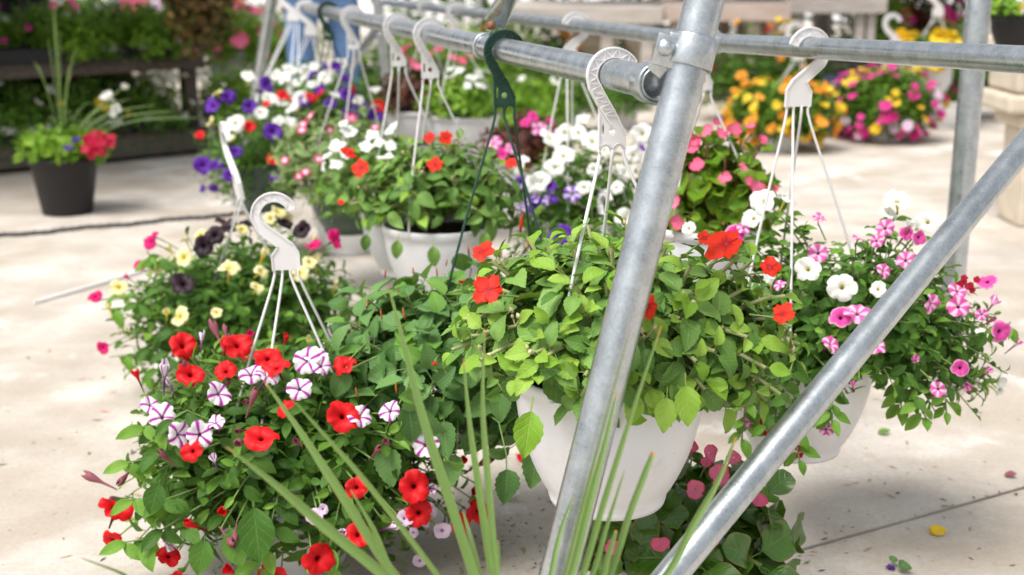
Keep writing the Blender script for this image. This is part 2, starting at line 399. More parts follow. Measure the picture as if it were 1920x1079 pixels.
class Kind:     # a leaf kind: detailed shapes for single leaves, a light one for massed foliage
    def __init__(s, name, mat, young, prof, n=9, lo=4, **kw):
        s.mats = [LM[mat], LM[young]]
        s.hi = [leaf_geo(prof, n, 2, seed=i, **{**kw, 'droop': kw.get('droop', .6) * (.5 + .4 * i), 'fold': kw.get('fold', .25) + .12 * (i % 2)}) for i in range(4)]
        s.lo = [leaf_geo(prof, lo, 1, seed=i, **{**kw, 'serr': 0, 'pet': 0}) for i in range(3)]
        s.me = [[geo_mesh(name, g, LM[m]) for g in s.hi] for m in (mat, young)]
KD = {
 'imp': Kind('impatiens_leaf', 'imp', 'impy', ovate(.33, .74, .9), 12, serr=.045, droop=.7, fold=.3, pet=.3),
 'che': Kind('chenille_leaf', 'che', 'chey', ovate(.37, .62, .75), 14, serr=.06, droop=.55, fold=.28, pet=.35, wave=.015),
 'pet': Kind('petunia_leaf', 'pet', 'pety', ovate(.26, .85, .9), 8, droop=.5, fold=.3, pet=.1),
 'beg': Kind('begonia_leaf', 'beg', 'beg', roundish(.47), 10, droop=.35, fold=.22, pet=.4, wave=.05),
 'begl': Kind('light_begonia_leaf', 'begl', 'begl', roundish(.40), 9, droop=.7, fold=.4, pet=.3, wave=.05),
 'cal': Kind('calibrachoa_leaf', 'cal', 'pety', ovate(.17, .9, .8), 5, lo=3, droop=.4, pet=.05),
 'vin': Kind('variegated_leaf', 'vin', 'vin', ovate(.2, .85, .9), 7, droop=.8, pet=.12),
 'brz': Kind('bronze_leaf', 'brz', 'brz', roundish(.42), 8, droop=.5, pet=.3, wave=.05),
 'drk': Kind('dark_leaf', 'drk', 'cal', ovate(.24), 5, lo=3, droop=.5, pet=.1),
 'lim': Kind('bright_leaf', 'lim', 'pety', ovate(.28), 5, lo=3, droop=.5, pet=.1),
 'red': Kind('dark_red_leaf', 'red', 'red', ovate(.3), 5, lo=4, droop=.5, pet=.1),
}
FG = {}
def fset(key, geos, mat, name='flower'): FG[key] = [geo_mesh(name, g, FM[mat]) for g in geos]
fun = [funnel_geo(na=40, seed=i, depth=1. + .1 * (i % 3), notch=.16) for i in range(6)]; funs = [funnel_geo(na=20, seed=9 + i, depth=.7, notch=.1) for i in range(2)]
wil = [funnel_geo(na=15, seed=21, depth=1.1, closed=1.25), funnel_geo(na=15, seed=22, depth=1.1, closed=1.4)]
ip = [petals_geo(5, .46, .10, .04, (.85, 1.05, 1.22, 1.22, 1.05), i, 6, 4, edge=.33) for i in range(4)]
bg_ = [petals_geo(3, .80, .0, .35, (1, .85, .85), i, 5, 4, edge=.5) for i in range(3)]
for k in ('redp', 'star', 'pink', 'pink2', 'white', 'yel', 'mag', 'blk', 'pur', 'purw'): fset(k, fun, k)
for k in ('ora', 'ylw', 'hot', 'lil'): fset(k, funs, k)
for k in ('impr', 'impw'): fset(k, ip, k)
fset('bpk', bg_, 'bpk'); fset('vinc', [petals_geo(5, .5, .03, .03, None, i) for i in range(2)], 'vinc')
trump = [funnel_geo(na=20, seed=31 + i, depth=1.5, closed=.75 + .2 * i) for i in range(3)]
for k in ('redp', 'star', 'pink', 'white', 'yel', 'mag'): fset(k + '_bud', trump, k)
fset('wilt', wil, 'wilt'); fset('crim', [petals_geo(5, .45, .2, .1, None, 4)], 'crim')
fset('cat', [catkin_geo(1., .30, 160, i) for i in range(2)], 'cat', 'catkin'); fset('catt', [catkin_geo(1., .10, 60, 5)], 'catt', 'catkin')

# ------------------------------------------------------------------ plants
def inst(name, me, parent, mt):
    o = bpy.data.objects.new(name, me); return link(o, parent, mt)
def ray_mound(px, py, c, r):
    d = P(px, py, 1.) - CAM; o = CAM - c
    A = sum((d[i] / r[i]) ** 2 for i in range(3)); B = 2 * sum(d[i] * o[i] / r[i] ** 2 for i in range(3)); C = sum((o[i] / r[i]) ** 2 for i in range(3)) - 1
    D = B * B - 4 * A * C
    t = (-B - math.sqrt(D)) / (2 * A) if D > 0 else -B / (2 * A)
    p = CAM + d * t; n = V([(p[i] - c[i]) / r[i] ** 2 for i in range(3)]).normalized()
    return p, n
AVOID = []      # pipes that leaves keep clear of: (a, b, radius)
def clear(p, m=.0):
    for a, b, r in AVOID:
        ab = b - a; t = max(0, min(1, (p - a).dot(ab) / ab.length_squared))
        if (p - a - ab * t).length < r + m: return False
    return True
def grow(root, kind, c, r, tips=60, per=6, L=(.03, .05), span=(.82, 1.), emin=-15, soilR=.08, nind=260, fill=300, fillL=None, stem_r=.0022,
         stem_mat=None, young=.93, gappy=.0, upb=.7, drop=0., front=None, keep=None):
    kd = KD[kind]; up = V((0, 0, 1)); cand = []; stems = MB(); c = V(c); ga = 2.4
    s0 = math.sin(R_(emin))
    for i in range(tips):
        sE = s0 + (1 - s0) * ((i + .5) / tips); E = math.asin(min(1, sE)); A = i * ga + rnd(-.3, .3)
        k = rnd(.80, 1.06) if random.random() > .25 else rnd(.55, .85)
        d = V((math.cos(E) * math.cos(A), math.cos(E) * math.sin(A), math.sin(E)))
        tip = c + V((d.x * r[0], d.y * r[1], d.z * r[2])) * k
        if E < 0: tip.z -= drop * rnd(0, 1)
        if keep and not keep(tip): continue
        base = c + V((d.x * soilR, d.y * soilR, -.01)) * rnd(.3, 1.)
        mid = base.lerp(tip, .55) + up * (.25 * (tip - base).length * (1. if E < .6 else .1))
        pts = [(base * (1 - t) ** 2 + mid * 2 * t * (1 - t) + tip * t * t) for t in (0, .2, .4, .6, .8, 1.)]
        stems.tube(pts, [stem_r * (1.25 - .5 * q / 5) for q in range(6)], 5, False)
        out = V((d.x / r[0], d.y / r[1], d.z / r[2])).normalized()
        ph = rnd(0, 6)
        for q in range(per):
            f = (q + .5) / per; t = span[0] + (span[1] - span[0]) * f
            pos = base * (1 - t) ** 2 + mid * 2 * t * (1 - t) + tip * t * t
            tan = ((mid - base) * (1 - t) + (tip - mid) * t).normalized()
            ax = (tan * .45 + up * upb * .38 + out * .75).normalized()
            x = ax.orthogonal().normalized(); y = ax.cross(x); an = ph + q * 2.4
            rad = x * math.cos(an) + y * math.sin(an)
            el = (-.25 + 1.15 * f * f) + rnd(-.25, .25)
            ld = (rad * math.cos(el) + ax * math.sin(el)).normalized()
            nr = (ax * math.cos(el) - rad * math.sin(el)) + V((rnd(-.25, .25), rnd(-.25, .25), .12)) + out * .25
            ln = rnd(*L) * (1.12 - .62 * f ** 2.2)
            mpos = pos + ld * ln * .7
            if not clear(mpos, .012) or not clear(pos + ld * ln, .006): continue
            if mpos.z < .01: continue
            y_ = 1 if t > young and random.random() < .85 else 0
            sc_ = (mpos - c).normalized().dot((CAM - c).normalized()) + .35 * nr.normalized().dot((CAM - mpos).normalized()) + rnd(0, .25) + ln * 6
            cand.append((sc_, orient(pos, ld, nr, ln, rnd(.85, 1.12)), y_))
    cand.sort(key=lambda a: -a[0])
    for (s, mt, y_) in cand[:nind]: inst('leaf', random.choice(kd.me[y_]), root, mt)
    items = [(random.choice(kd.hi if nind else kd.lo), mt, y_) for (s, mt, y_) in cand[nind:]]
    fl = fillL or (L[0], (L[0] + L[1]) / 2)
    for i in range(fill):
        while True:
            d = V((rnd(-1, 1), rnd(-1, 1), rnd(s0 * .9, 1)))
            if .1 < d.length < 1: break
        d *= rnd(.75, .95)
        p = c + V((d.x * r[0], d.y * r[1], d.z * r[2]))
        if keep and not keep(p): continue
        a = rnd(0, 6.28); ld = V((math.cos(a), math.sin(a), rnd(-.5, .4))) + d * .4
        if p.z < .02 or not clear(p, .03): continue
        items.append((random.choice(kd.lo), orient(p, ld, V((rnd(-.5, .5), rnd(-.5, .5), 1)), rnd(*fl)), 0 if random.random() < .8 else 1))
    merged('foliage', items, kd.mats, root)
    if stems.v:
        o = stems.build('stems', stem_mat or STEM, root); o['kind'] = 'stuff'
    return cand
def flowers_px(root, key, pts, c, r, size, bias=(.45, .45, .35), push=.012, name='flower', jit=.3, leafk=None):
    c = V(c); sm = MB()
    for q in pts:
        px, py = q[0], q[1]; s = (q[2] if len(q) > 2 else 1.) * rnd(size[0] * .66, size[1] * .92)
        p, n = ray_mound(px, py, c, r); p = p + n * push
        k = key if isinstance(key, str) else random.choice(key)
        fn = n * bias[0] + (CAM - p).normalized() * bias[1] + V((0, 0, 1)) * bias[2] + V((rnd(-jit, jit), rnd(-jit, jit), rnd(-jit, jit)))
        if name == 'flower': fn += V((rnd(-1, 1), rnd(-.6, .6), rnd(-.5, 1.))) * (.85 if random.random() < .5 else .2)
        mt = face(p, fn, s); inst(name, random.choice(FG[k]), root, mt)
        b = p - fn.normalized() * s * 1.0; far = sum(((p[i] - c[i]) / r[i]) ** 2 for i in range(3)) ** .5
        mid = c.lerp(b, .55) + V((0, 0, .18 * (b - c).length)); st = c.lerp(b, .35)
        w = [(st * (1 - t) ** 2 + mid * 2 * t * (1 - t) + b * t * t) for t in (0, .25, .5, .75, .9, 1.)]
        if far > 1.14 and leafk:
            sm.tube(w, .0016, 4, False)
            for i in range(13):
                t = .35 + .62 * i / 13; o = st * (1 - t) ** 2 + mid * 2 * t * (1 - t) + b * t * t; a = i * 2.4 + px
                inst('leaf', random.choice(KD[leafk].me[1 if t > .7 else 0]), root, orient(o, V((math.cos(a), math.sin(a) - .1, rnd(-.3, .5))), V((rnd(-.4, .4), -.4, .8)), rnd(.022, .036)))
        else: sm.tube(w[3:], [.0016, .0015, .0016], 4, False)
    if sm.v: o = sm.build('flower_stalks', STEM, root); o['kind'] = 'stuff'
def flowers_rand(root, key, n, c, r, size, emin=-10, name='flower', push=1.02, stalk=False):
    c = V(c); s0 = math.sin(R_(emin)); sm = MB()
    for i in range(n):
        E = math.asin(rnd(s0, .97)); A = rnd(0, 6.28); d = V((math.cos(E) * math.cos(A), math.cos(E) * math.sin(A), math.sin(E)))
        k = rnd(.92, 1.08) * push; p = c + V((d.x * r[0], d.y * r[1], d.z * r[2])) * k
        if p.z < .02 or not clear(p, .04): continue
        n_ = V((d.x / r[0], d.y / r[1], d.z / r[2])).normalized() * .7 + V((rnd(-.5, .5), rnd(-.5, .5), rnd(0, .8)))
        kk = key if isinstance(key, str) else random.choice(key)
        inst(name, random.choice(FG[kk]), root, face(p, n_, rnd(size[0] * .7, size[1] * .92)))
def pot_profile(Rr, H, kind=0):
    b = .60 * Rr
    if kind == 0:   # bowl shaped hanging pot
        pr = [(.001, .006), (b * .86, .004), (b * .9, 0), (b * .99, 0), (b * 1.02, .008), (b * 1.0, .012)]
        for i in range(1, 11):
            t = i / 10; pr.append((b + (Rr * .955 - b) * (math.sin(t * math.pi / 2) ** .82), .012 + (H * .88 - .012) * t))
        pr += [(Rr * .96, H * .885), (Rr * .995, H * .90), (Rr * 1.0, H * .97), (Rr * .99, H), (Rr * .955, H), (Rr * .945, H * .97), (Rr * .90, H * .7), (Rr * .8, H * .5)]
    else:           # straight sided nursery pot
        b = .72 * Rr
        pr = [(.001, .004), (b * .95, .002), (b, .004), (b * 1.01, .012), (Rr * .95, H * .86), (Rr * .955, H * .87), (Rr * 1.0, H * .88), (Rr * 1.01, H * .98), (Rr * .99, H), (Rr * .95, H * .995), (Rr * .93, H * .9), (Rr * .85, H * .5)]
    return pr
def pot(root, base, Rr, H, mat, kind=0, n=44, tilt=None):
    mb = MB().lathe(pot_profile(Rr, H, kind), base, n, mat=tilt); o = mb.build('pot', mat, root)
    s = MB(); pr = [(.001, H * .885), (Rr * .3, H * .90), (Rr * .6, H * .88), (Rr * .92, H * .86)]
    s.lathe(pr, base, 24, mat=tilt)
    s.v = [(x + rnd(-.003, .003), y + rnd(-.003, .003), z + rnd(-.004, .005)) for x, y, z in s.v]
    s.build('soil', SOIL, root); return o

# ------------------------------------------------------------------ plastic hangers
def plate(name, outline, holes, th, bev):
    cu = bpy.data.curves.new(name, 'CURVE'); cu.dimensions = '2D'; cu.fill_mode = 'BOTH'; cu.extrude = th; cu.bevel_depth = bev; cu.bevel_resolution = 1
    for pl in [outline] + holes:
        s = cu.splines.new('POLY'); s.points.add(len(pl) - 1)
        for i, (x, y) in enumerate(pl): s.points[i].co = (x, y, 0, 1)
        s.use_cyclic_u = True
    ob = bpy.data.objects.new(name, cu); me = bpy.data.meshes.new_from_object(ob)
    vs = [tuple(v.co) for v in me.vertices]; fs = [tuple(p.vertices) for p in me.polygons]
    bpy.data.objects.remove(ob); return vs, fs
def arc(r, a0, a1, n): return [(r * math.cos(R_(a0 + (a1 - a0) * i / n)), r * math.sin(R_(a0 + (a1 - a0) * i / n))) for i in range(n + 1)]
def circ(x, y, rx, ry, n=14): return [(x + rx * math.cos(2 * math.pi * i / n), y + ry * math.sin(2 * math.pi * i / n)) for i in range(n)]
def ribs(mb, pl, w, h, k):
    for (x0, y0), (x1, y1) in zip(pl[:-1], pl[1:]):
        d = V((x1 - x0, y1 - y0, 0)); L = d.length
        if L < 1e-6: continue
        a = math.atan2(d.y, d.x); mb.box(((x0 + x1) / 2 * k, (y0 + y1) / 2 * k, 0), ((L + w / k * .0) * k + w * .6, w, h), M.Rotation(a, 3, 'Z'))
def hanger_mesh(kind):
    mb = MB()
    if kind == 'A':
        k = 1 / 1480.
        oa = arc(53, 30, 184, 20); ia = arc(33, 186, 30, 20)
        left = [(-47, -25), (-30, -55), (-28, -71), (-28, -133)]; right = [(28, -133), (28, -112), (5, -69), (-21, -27)]
        ol = oa + left + right + ia
        sl = [(-19 + 3.2 * math.cos(q), -101 + (10 if math.sin(q) > 0 else -10) + 3.2 * math.sin(q)) for q in [2 * math.pi * i / 16 + .01 for i in range(16)]]
        v, f = plate('plate', [(x * k, y * k) for x, y in ol], [[(x * k, y * k) for x, y in sl], [(x * k, y * k) for x, y in circ(-1, -107, 7.5, 7.5)]], .0007, .0002)
        mb.add(v, f)
        ribs(mb, arc(51.5, 30, 184, 20) + left[:2] + [(-29, -56), (-4, -92)], .0019, .0080, k)
        ribs(mb, [(27, -113), (4, -69), (-21.5, -27)] + arc(34.3, 186, 30, 20), .0019, .0080, k)
        ribs(mb, [(44.6, 25.8), (29.6, 17.1)], .0019, .0080, k)
        zz = []
        for i in range(11):
            a = 38 + i * 14.6; zz.append(((52 if i % 2 else 34) * math.cos(R_(a)), (52 if i % 2 else 34) * math.sin(R_(a))))
        zz += [(-50, -12), (-25, -16), (-45, -28), (-15, -37), (-37, -43), (-6, -52), (-27, -60), (1, -65), (-18, -73), (8, -76)]
        ribs(mb, zz, .0014, .0068, k)
        ribs(mb, [(-27, -72), (-27, -133)], .0016, .005, k)
        outs = [(-25.5, -131), (-1.5, -131), (1.5, -131), (25.5, -131)]
        for cx in (-13.5, 13.5): ribs(mb, [(cx + x, -143 + y) for x, y in arc(12, 0, 180, 8)], .0032, .0042, k)
        outs = [(-25.5, -141), (0, -141), (25.5, -141)]
        return mb, [(x * k, y * k) for x, y in outs]
    k = 1 / 1150.
    oa = arc(43, 18, 190, 20); ia = arc(25, 195, 18, 20)
    ol = oa + [(-33, -30), (4, -62), (-9, -78), (-8, -104), (44, -104), (43, -72), (32, -54), (-15, -18)] + ia
    v, f = plate('plate', [(x * k, y * k) for x, y in ol], [], .0012, .0005); mb.add(v, f)
    ribs(mb, arc(41.5, 18, 190, 20) + [(-32, -29), (3.5, -60), (-8, -77), (-7, -104)], .0024, .0066, k)
    ribs(mb, [(43, -104), (42, -72), (31, -55), (-14, -19)] + arc(26.5, 195, 18, 20), .0024, .0066, k)
    ribs(mb, [(40, 13), (25, 8)], .002, .0066, k)
    zz = []
    for i in range(9):
        a = 26 + i * 20; q = 41 if i % 2 else 27; zz.append((q * math.cos(R_(a)), q * math.sin(R_(a))))
    ribs(mb, zz, .0013, .0034, k)
    return mb, [(x * k, -103 * k) for x in (-5, 10, 26, 41)]
HANG = {k: hanger_mesh(k) for k in 'AB'}
def hanger(root, kind, mat, centre, hx, anchors, up=V((0, 0, 1)), bow=.012, lift=0., k=1.):
    """centre: middle of the hook's curve, hx: sideways direction of the plate (the opening side), anchors: points on the pot rim"""
    mb0, outs = HANG[kind]; hx = V(hx).normalized(); up = (up - hx * up.dot(hx)).normalized(); nz = hx.cross(up)
    T = lambda x, y, z=0.: V(centre) + (hx * x + up * y + nz * z) * k
    mb = MB(); mb.add([T(*v) for v in mb0.v], mb0.f)
    h = mb.build('hanger', mat, root, smooth=False)
    an = sorted(anchors, key=lambda a: (a - V(centre)).dot(hx))
    if len(an) < len(outs): outs = [outs[0], outs[-1]] if len(an) == 2 else outs[:len(an)]
    for (x, y), a in zip(outs, an):
        s = T(x, y); d = a - s; side = V((d.x, d.y, 0))
        bow = min(bow, .007); m1 = s + d * .07 - side * .04; m2 = s + d * .42 + side.normalized() * bow * .5; m3 = s + d * .78 + side.normalized() * bow
        pts = []
        ctrl = [s, m1, m2, m3, a + V((0, 0, .004)), a - V((0, 0, .018))]
        for i in range(len(ctrl) - 1):
            p0, p1, p2, p3 = ctrl[max(i - 1, 0)], ctrl[i], ctrl[i + 1], ctrl[min(i + 2, len(ctrl) - 1)]
            for q in range(4):
                t = q / 4; pts.append(.5 * ((2 * p1) + (-p0 + p2) * t + (2 * p0 - 5 * p1 + 4 * p2 - p3) * t * t + (-p0 + 3 * p1 - 3 * p2 + p3) * t ** 3))
        pts.append(ctrl[-1])
        st = MB().tube(pts, [.0023] * (len(pts) - 3) + [.0026, .004, .0046], 8); st.build('strand', mat, h)
    return h
def rim_pts(c, Rr, angs): return [V(c) + V((Rr * .99 * math.cos(R_(a)), Rr * .99 * math.sin(R_(a)), .006)) for a in angs]

# ================================================================== SETTING: concrete yard
XJ0, XJ1 = G(1450, 1046), G(1920, 915)      # the sawn joint in the slab
jd = (XJ1 - XJ0).normalized(); jn = V((-jd.y, jd.x, 0))
def slab(name, offs, mat=CONC):
    mb = MB(); q = [XJ0 + jd * a + jn * b for a, b in offs]
    mb.add([(p.x, p.y, 0) for p in q] + [(p.x, p.y, -.12) for p in q], [(0, 1, 2, 3), (4, 7, 6, 5), (0, 4, 5, 1), (1, 5, 6, 2), (2, 6, 7, 3), (3, 7, 4, 0)])
    o = mb.build(name, mat, smooth=False); o['kind'] = 'structure'; return o
slab('concrete_yard', [(-60, .005), (60, .005), (60, 90), (-60, 90)])
slab('concrete_apron', [(-60, -30), (60, -30), (60, -.005), (-60, -.005)])
jm = MB(); q = [XJ0 + jd * a + jn * b for a, b in ((-60, -.02), (60, -.02), (60, .02), (-60, .02))]
jm.add([(p.x, p.y, -.012) for p in q], [(0, 1, 2, 3)]); o = jm.build('slab_joint', plain('joint_dirt', (.09, .065, .045), .95, var=.5, scale=60., bump=.004), smooth=False); o['kind'] = 'structure'

# ================================================================== the pipe frame
fr = thing('pipe_frame', G(1000, 1300) * 0 + V((0, 1.3, 0)), 'galvanised steel pipe frame with clamped rails carrying the hanging baskets', 'frame')
def ext(a, b, h):      # point of line a-b at height h
    t = (h - a.z) / (b.z - a.z); return a + (b - a) * t
def pipe(name, a, b, r, inner=False, label=None, avoid=True):
    d = (b - a).normalized(); mb = MB()
    x = d.orthogonal().normalized(); rot = M((x, d.cross(x), d)).transposed()
    L = (b - a).length; n = 28
    pr = [(r * .001, .03), (r * .86, .03), (r * .86, 0), (r * .97, 0), (r, .002), (r, L * .33), (r, L * .66), (r, L - .002), (r * .97, L), (r * .86, L), (r * .86, L - .03), (r * .001, L - .03)]
    mb.lathe(pr, a, n, mat=rot); o = mb.build(name, STEEL, fr, label=label)
    if avoid: AVOID.append((a, b, r))
    return o
FRA, FRB = (1233, 158, 1.49), (575, 14, 4.78)
BR = [(2150, 125, 1.36), (1335, 80, 2.46), (700, 1, 6.1)]
def on_rail(s, e, px):
    a = (px - 960) / FPX; ax, az = s[2] * (s[0] - 960) / FPX, s[2]; bx, bz = e[2] * (e[0] - 960) / FPX, e[2]
    t = (a * az - ax) / ((bx - ax) - a * (bz - az)); return P(*s).lerp(P(*e), t)
lb, lt = P(1047, 1079, 1.50), P(1321, 0, 1.455)
leg0, leg1 = ext(lb, lt, 0.), ext(lb, lt, 1.42)
pipe('leg', leg0, leg1, .0228)
pipe('rail', P(*FRA), P(*FRB), .020)
pipe('rail', P(*BR[0]), P(*BR[1]), .017); pipe('rail', P(*BR[1]) + (P(*BR[1]) - P(*BR[2])).normalized() * .01, P(*BR[2]), .0168)
bb, bt = P(1258, 1079, 1.47), P(1866, 340, 1.80)
pipe('brace', ext(bb, bt, .0), ext(bb, bt, .93), .0183)
pb, pt = P(1797, 420, 2.98), P(1836, 0, 2.88); pipe('post', ext(pb, pt, 0.), ext(pb, pt, 1.3), .0275)
pb, pt = P(486, 140, 5.1), P(510, 0, 4.95); pipe('post', ext(pb, pt, 0.), ext(pb, pt, 1.3), .023)
pb, pt = P(722, 140, 5.7), P(708, 0, 5.6); pipe('post', ext(pb, pt, 0.), ext(pb, pt, 1.2), .022)
cb = P(540, -20, 4.9); pipe('crossbar', V((-1.35, cb.y + .1, .885)), V((-.3, cb.y - .1, .885)), .018)
pipe('strut', P(706, 56, 4.1), P(655, 130, 5.3), .016, avoid=False)
# flattened tie strut rising from its clamp on the front rail
c0 = on_rail(FRA, FRB, 908); rd = (P(*FRB) - P(*FRA)).normalized()
def collar(centre, ax, r, w, name='clamp', th=.0032):
    ax = ax.normalized(); x = ax.orthogonal().normalized(); rot = M((x, ax.cross(x), ax)).transposed()
    mb = MB().lathe([(r + .0006, -w / 2), (r + th, -w / 2), (r + th + .0006, -w / 2 + .002), (r + th + .0006, w / 2 - .002), (r + th, w / 2), (r + .0006, w / 2)], centre, 30, mat=rot)
    return mb
tie = thing_top = None
mb = collar(c0, rd, .020, .024)
e0 = c0 + V((.012, -.005, .022)); e1 = P(928, 42, 2.17)
hz = (e1 - e0).normalized(); sx = hz.cross(V((0, 1, 0))).normalized()
mb.box((e0 + e1) / 2, ((e1 - e0).length, .016, .005), M((hz, sx.cross(hz).normalized(), sx)).transposed())
cl = mb.build('clamp', STEEL, fr)
MB().lathe([(.0005, .010), (.005, .009), (.0075, .006), (.008, .0)], P(921, 48, 2.15), 14, mat=M.Rotation(R_(90), 3, 'X')).build('bolt', plain('rusty_bolt', (.20, .085, .045), .8, var=.4, scale=200.), cl)
e2 = P(985, -70, 1.98); d_ = (e2 - e1)
sm = MB(); nseg = 8; n = 16; sv = []
for i in range(nseg + 1):
    t = i / nseg; p = e1 + d_ * t - hz * .012 * (1 - t); f = min(1, .15 + t * 1.6)
    wx = .0165 * (1.25 - .25 * f) ; wz = .0165 * f * 1. if f < 1 else .0165
    for j in range(n):
        a = 2 * math.pi * j / n; ax_ = d_.normalized(); s1 = ax_.cross(V((0, 1, 0))).normalized(); s2 = s1.cross(ax_)
        sv.append(p + s1 * wx * math.cos(a) + s2 * wz * math.sin(a))
sm.add(sv, [(i * n + j, i * n + (j + 1) % n, (i + 1) * n + (j + 1) % n, (i + 1) * n + j) for i in range(nseg) for j in range(n)])
sm.build('strut', STEEL, fr)
pipe('strut', e2 - d_.normalized() * .004, e2 + d_.normalized() * .35, .0165, avoid=False)
# end clamp joining rail to the leaning leg
ld = (leg1 - leg0).normalized(); kc = ext(lb, lt, ext(lb, lt, 0.9).z)
t_ = (P(1297, 98, 1.458) - leg0).dot(ld); kc = leg0 + ld * t_
cl = collar(kc, ld, .0228, .036, th=.0045).build('clamp', STEEL, fr)
re = P(*FRA)
cl2 = collar(re - (-rd) * .012 + rd * .004, rd, .020, .030, th=.004)
ear = P(1250, 92, 1.442); dn = (P(1238, 128, 1.462) - ear)
cl2.box(ear + dn * .1, (.026, .005, .036), M.Rotation(R_(14), 3, 'Y'))
cl2.box(ear + dn * .75, (.020, .005, .030), M.Rotation(R_(40), 3, 'Y'))
cl2 = cl2.build('clamp', STEEL, fr, bevel=.0012)
MB().box(P(1268, 92, 1.446), (.022, .0048, .034), M.Rotation(R_(12), 3, 'Y')).build('clamp_ear', STEEL, cl, bevel=.0012)
MB().lathe([(.0003, .0050), (.004, .0045), (.0075, .003), (.0095, .0002), (.0095, -.003)], P(1248, 90, 1.439), 20, mat=M.Rotation(R_(82), 3, 'X') @ M.Rotation(R_(0), 3, 'Z')).build('bolt', STEEL, cl2)
mb = collar(P(*BR[1]), P(*BR[0]) - P(*BR[2]), .0172, .05); mb.build('coupling', STEEL, fr)
mb = MB().lathe([(.001, .004), (.05, .004), (.052, .002), (.052, 0)], V((leg0.x, leg0.y, .001)), 20); mb.build('foot_plate', STEEL, fr)
# spent blossom stuck on the rail
p0 = on_rail(FRA, FRB, 1056) + V((0, -.0195, .006))
fb = MB()
for i in range(5):
    a = i * 1.3; d = V((math.cos(a), -.2, math.sin(a))); fb.add([p0, p0 + d * .009 + V((.002, -.001, 0)), p0 + d * .011 - V((0, .003, 0)), p0 + d * .007 - V((.003, 0, 0))], [(0, 1, 2, 3)])
tag(fb.build('fallen_blossom', plain('dried_yellow_blossom', (.62, .52, .08), .7, var=.4, scale=300.)), 'tiny crumpled yellow blossom stuck to the front rail', 'blossom')

# ================================================================== HANGING BASKETS on the front rail
frdir = rd.copy(); frdir.z = 0; frdir.normalize(); HXF = V((-frdir.y, frdir.x, 0)); HXF = HXF if HXF.x > 0 else -HXF
brdir = (P(*BR[0]) - P(*BR[1])); brdir.z = 0; brdir.normalize(); HXB = V((-brdir.y, brdir.x, 0)); HXB = HXB if HXB.x > 0 else -HXB
GF, GB, GG = 'baskets hung along the front rail', 'baskets hung along the back rail', 'baskets set down on the concrete'
def basket(label, rim, Rr=.128, H=.168, mat=WPOT, group=None, kind=0):
    rim = V(rim); root = thing('hanging_basket', rim - V((0, 0, H)), label, 'hanging basket', group)
    pot(root, rim - V((0, 0, H)), Rr, H, mat, kind); return root
def buds(root, cand, n, mat=BUD, r=.0035):
    mb = MB()
    for s, mt, y_ in random.sample([c for c in cand if c[2]], min(n, len([c for c in cand if c[2]]))):
        p = mt.translation
        for i in range(random.randint(2, 4)):
            q = p + V((rnd(-.011, .011), rnd(-.011, .011), rnd(0, .014))); rr = r * rnd(.6, 1.25)
            mb.tube([p, q], .0009, 3, False)
            mb.lathe([(.0002, 0), (rr * .8, rr * .5), (rr, rr * 1.2), (rr * .6, rr * 2.1), (.0002, rr * 2.6)], q, 7, mat=M.Rotation(rnd(-.8, .8), 3, 'X') @ M.Rotation(rnd(-.8, .8), 3, 'Y'))
    if mb.v: o = mb.build('buds', mat, root); o['kind'] = 'stuff'

# -- scarlet impatiens, nearest
rim = P(1143, 690, 1.70); R1_ = .131
b = basket('nearest white pot of light green impatiens with scarlet flowers, behind the leaning pipe', rim, R1_, .185, group=GF)
hanger(b, 'A', WHANG, on_rail(FRA, FRB, 1150) + V((0, 0, -.0015)), HXF, rim_pts(rim, R1_, (232, 95, 5)), bow=.004)
c = rim + V((.015, .02, .02)); r = (.232, .185, .168)
kp = lambda p: p.y > 1.43 and not (p.x < rim.x - .06 and p.z < rim.z + .02 and p.y < rim.y - .03)
cand = grow(b, 'imp', c, r, tips=190, per=6, L=(.032, .051), span=(.66, 1.), emin=-20, soilR=.09, nind=288, fill=260, fillL=(.03, .05), stem_r=.0036, stem_mat=STEMP, young=.9, keep=kp, upb=1.0)
buds(b, cand, 34)
# a low sprig of young leaves spilling over the rim and a big hanging leaf
for (px, py, z, n, L) in ((1010, 690, 1.575, 8, .036), (1085, 665, 1.58, 6, .032), (1245, 725, 1.57, 6, .038), (1310, 705, 1.58, 6, .038), (1405, 640, 1.62, 6, .04)):
    t = P(px, py, z); base = rim + (t - rim) * .45 + V((0, 0, .0))
    MB().tube([base, base.lerp(t, .5) + V((0, 0, .025)), t], [.0032, .0028, .0022], 6, False).build('stem', STEMP, b)
    for i in range(n):
        a = i * 2.4 + px; dd = V((math.cos(a), math.sin(a) * .7 - .15, rnd(-.35, .15)))
        inst('leaf', random.choice(KD['imp'].me[1]), b, orient(t, dd, V((0, -.45, 1)), L * rnd(.75, 1.1)))
for (px, py, z, L, dx) in ((1000, 745, 1.55, .058, -.16), (1252, 725, 1.545, .044, -.1), (1285, 700, 1.54, .050, .05), (1200, 725, 1.55, .038, -.3)):
    inst('leaf', KD['imp'].me[1][0], b, orient(P(px, py, z), V((dx, -.28, -1)), V((0, -1, .25)), L))
flowers_px(b, 'impr', [(1347, 484, 1.35), (937, 560, 1.15), (922, 497, .85), (1209, 588, .9), (1440, 600, .85), (1420, 524, .8), (1308, 474, .55), (1158, 700, .35)], c, r, (.021, .024), (.3, .75, .1), .022, jit=.2)

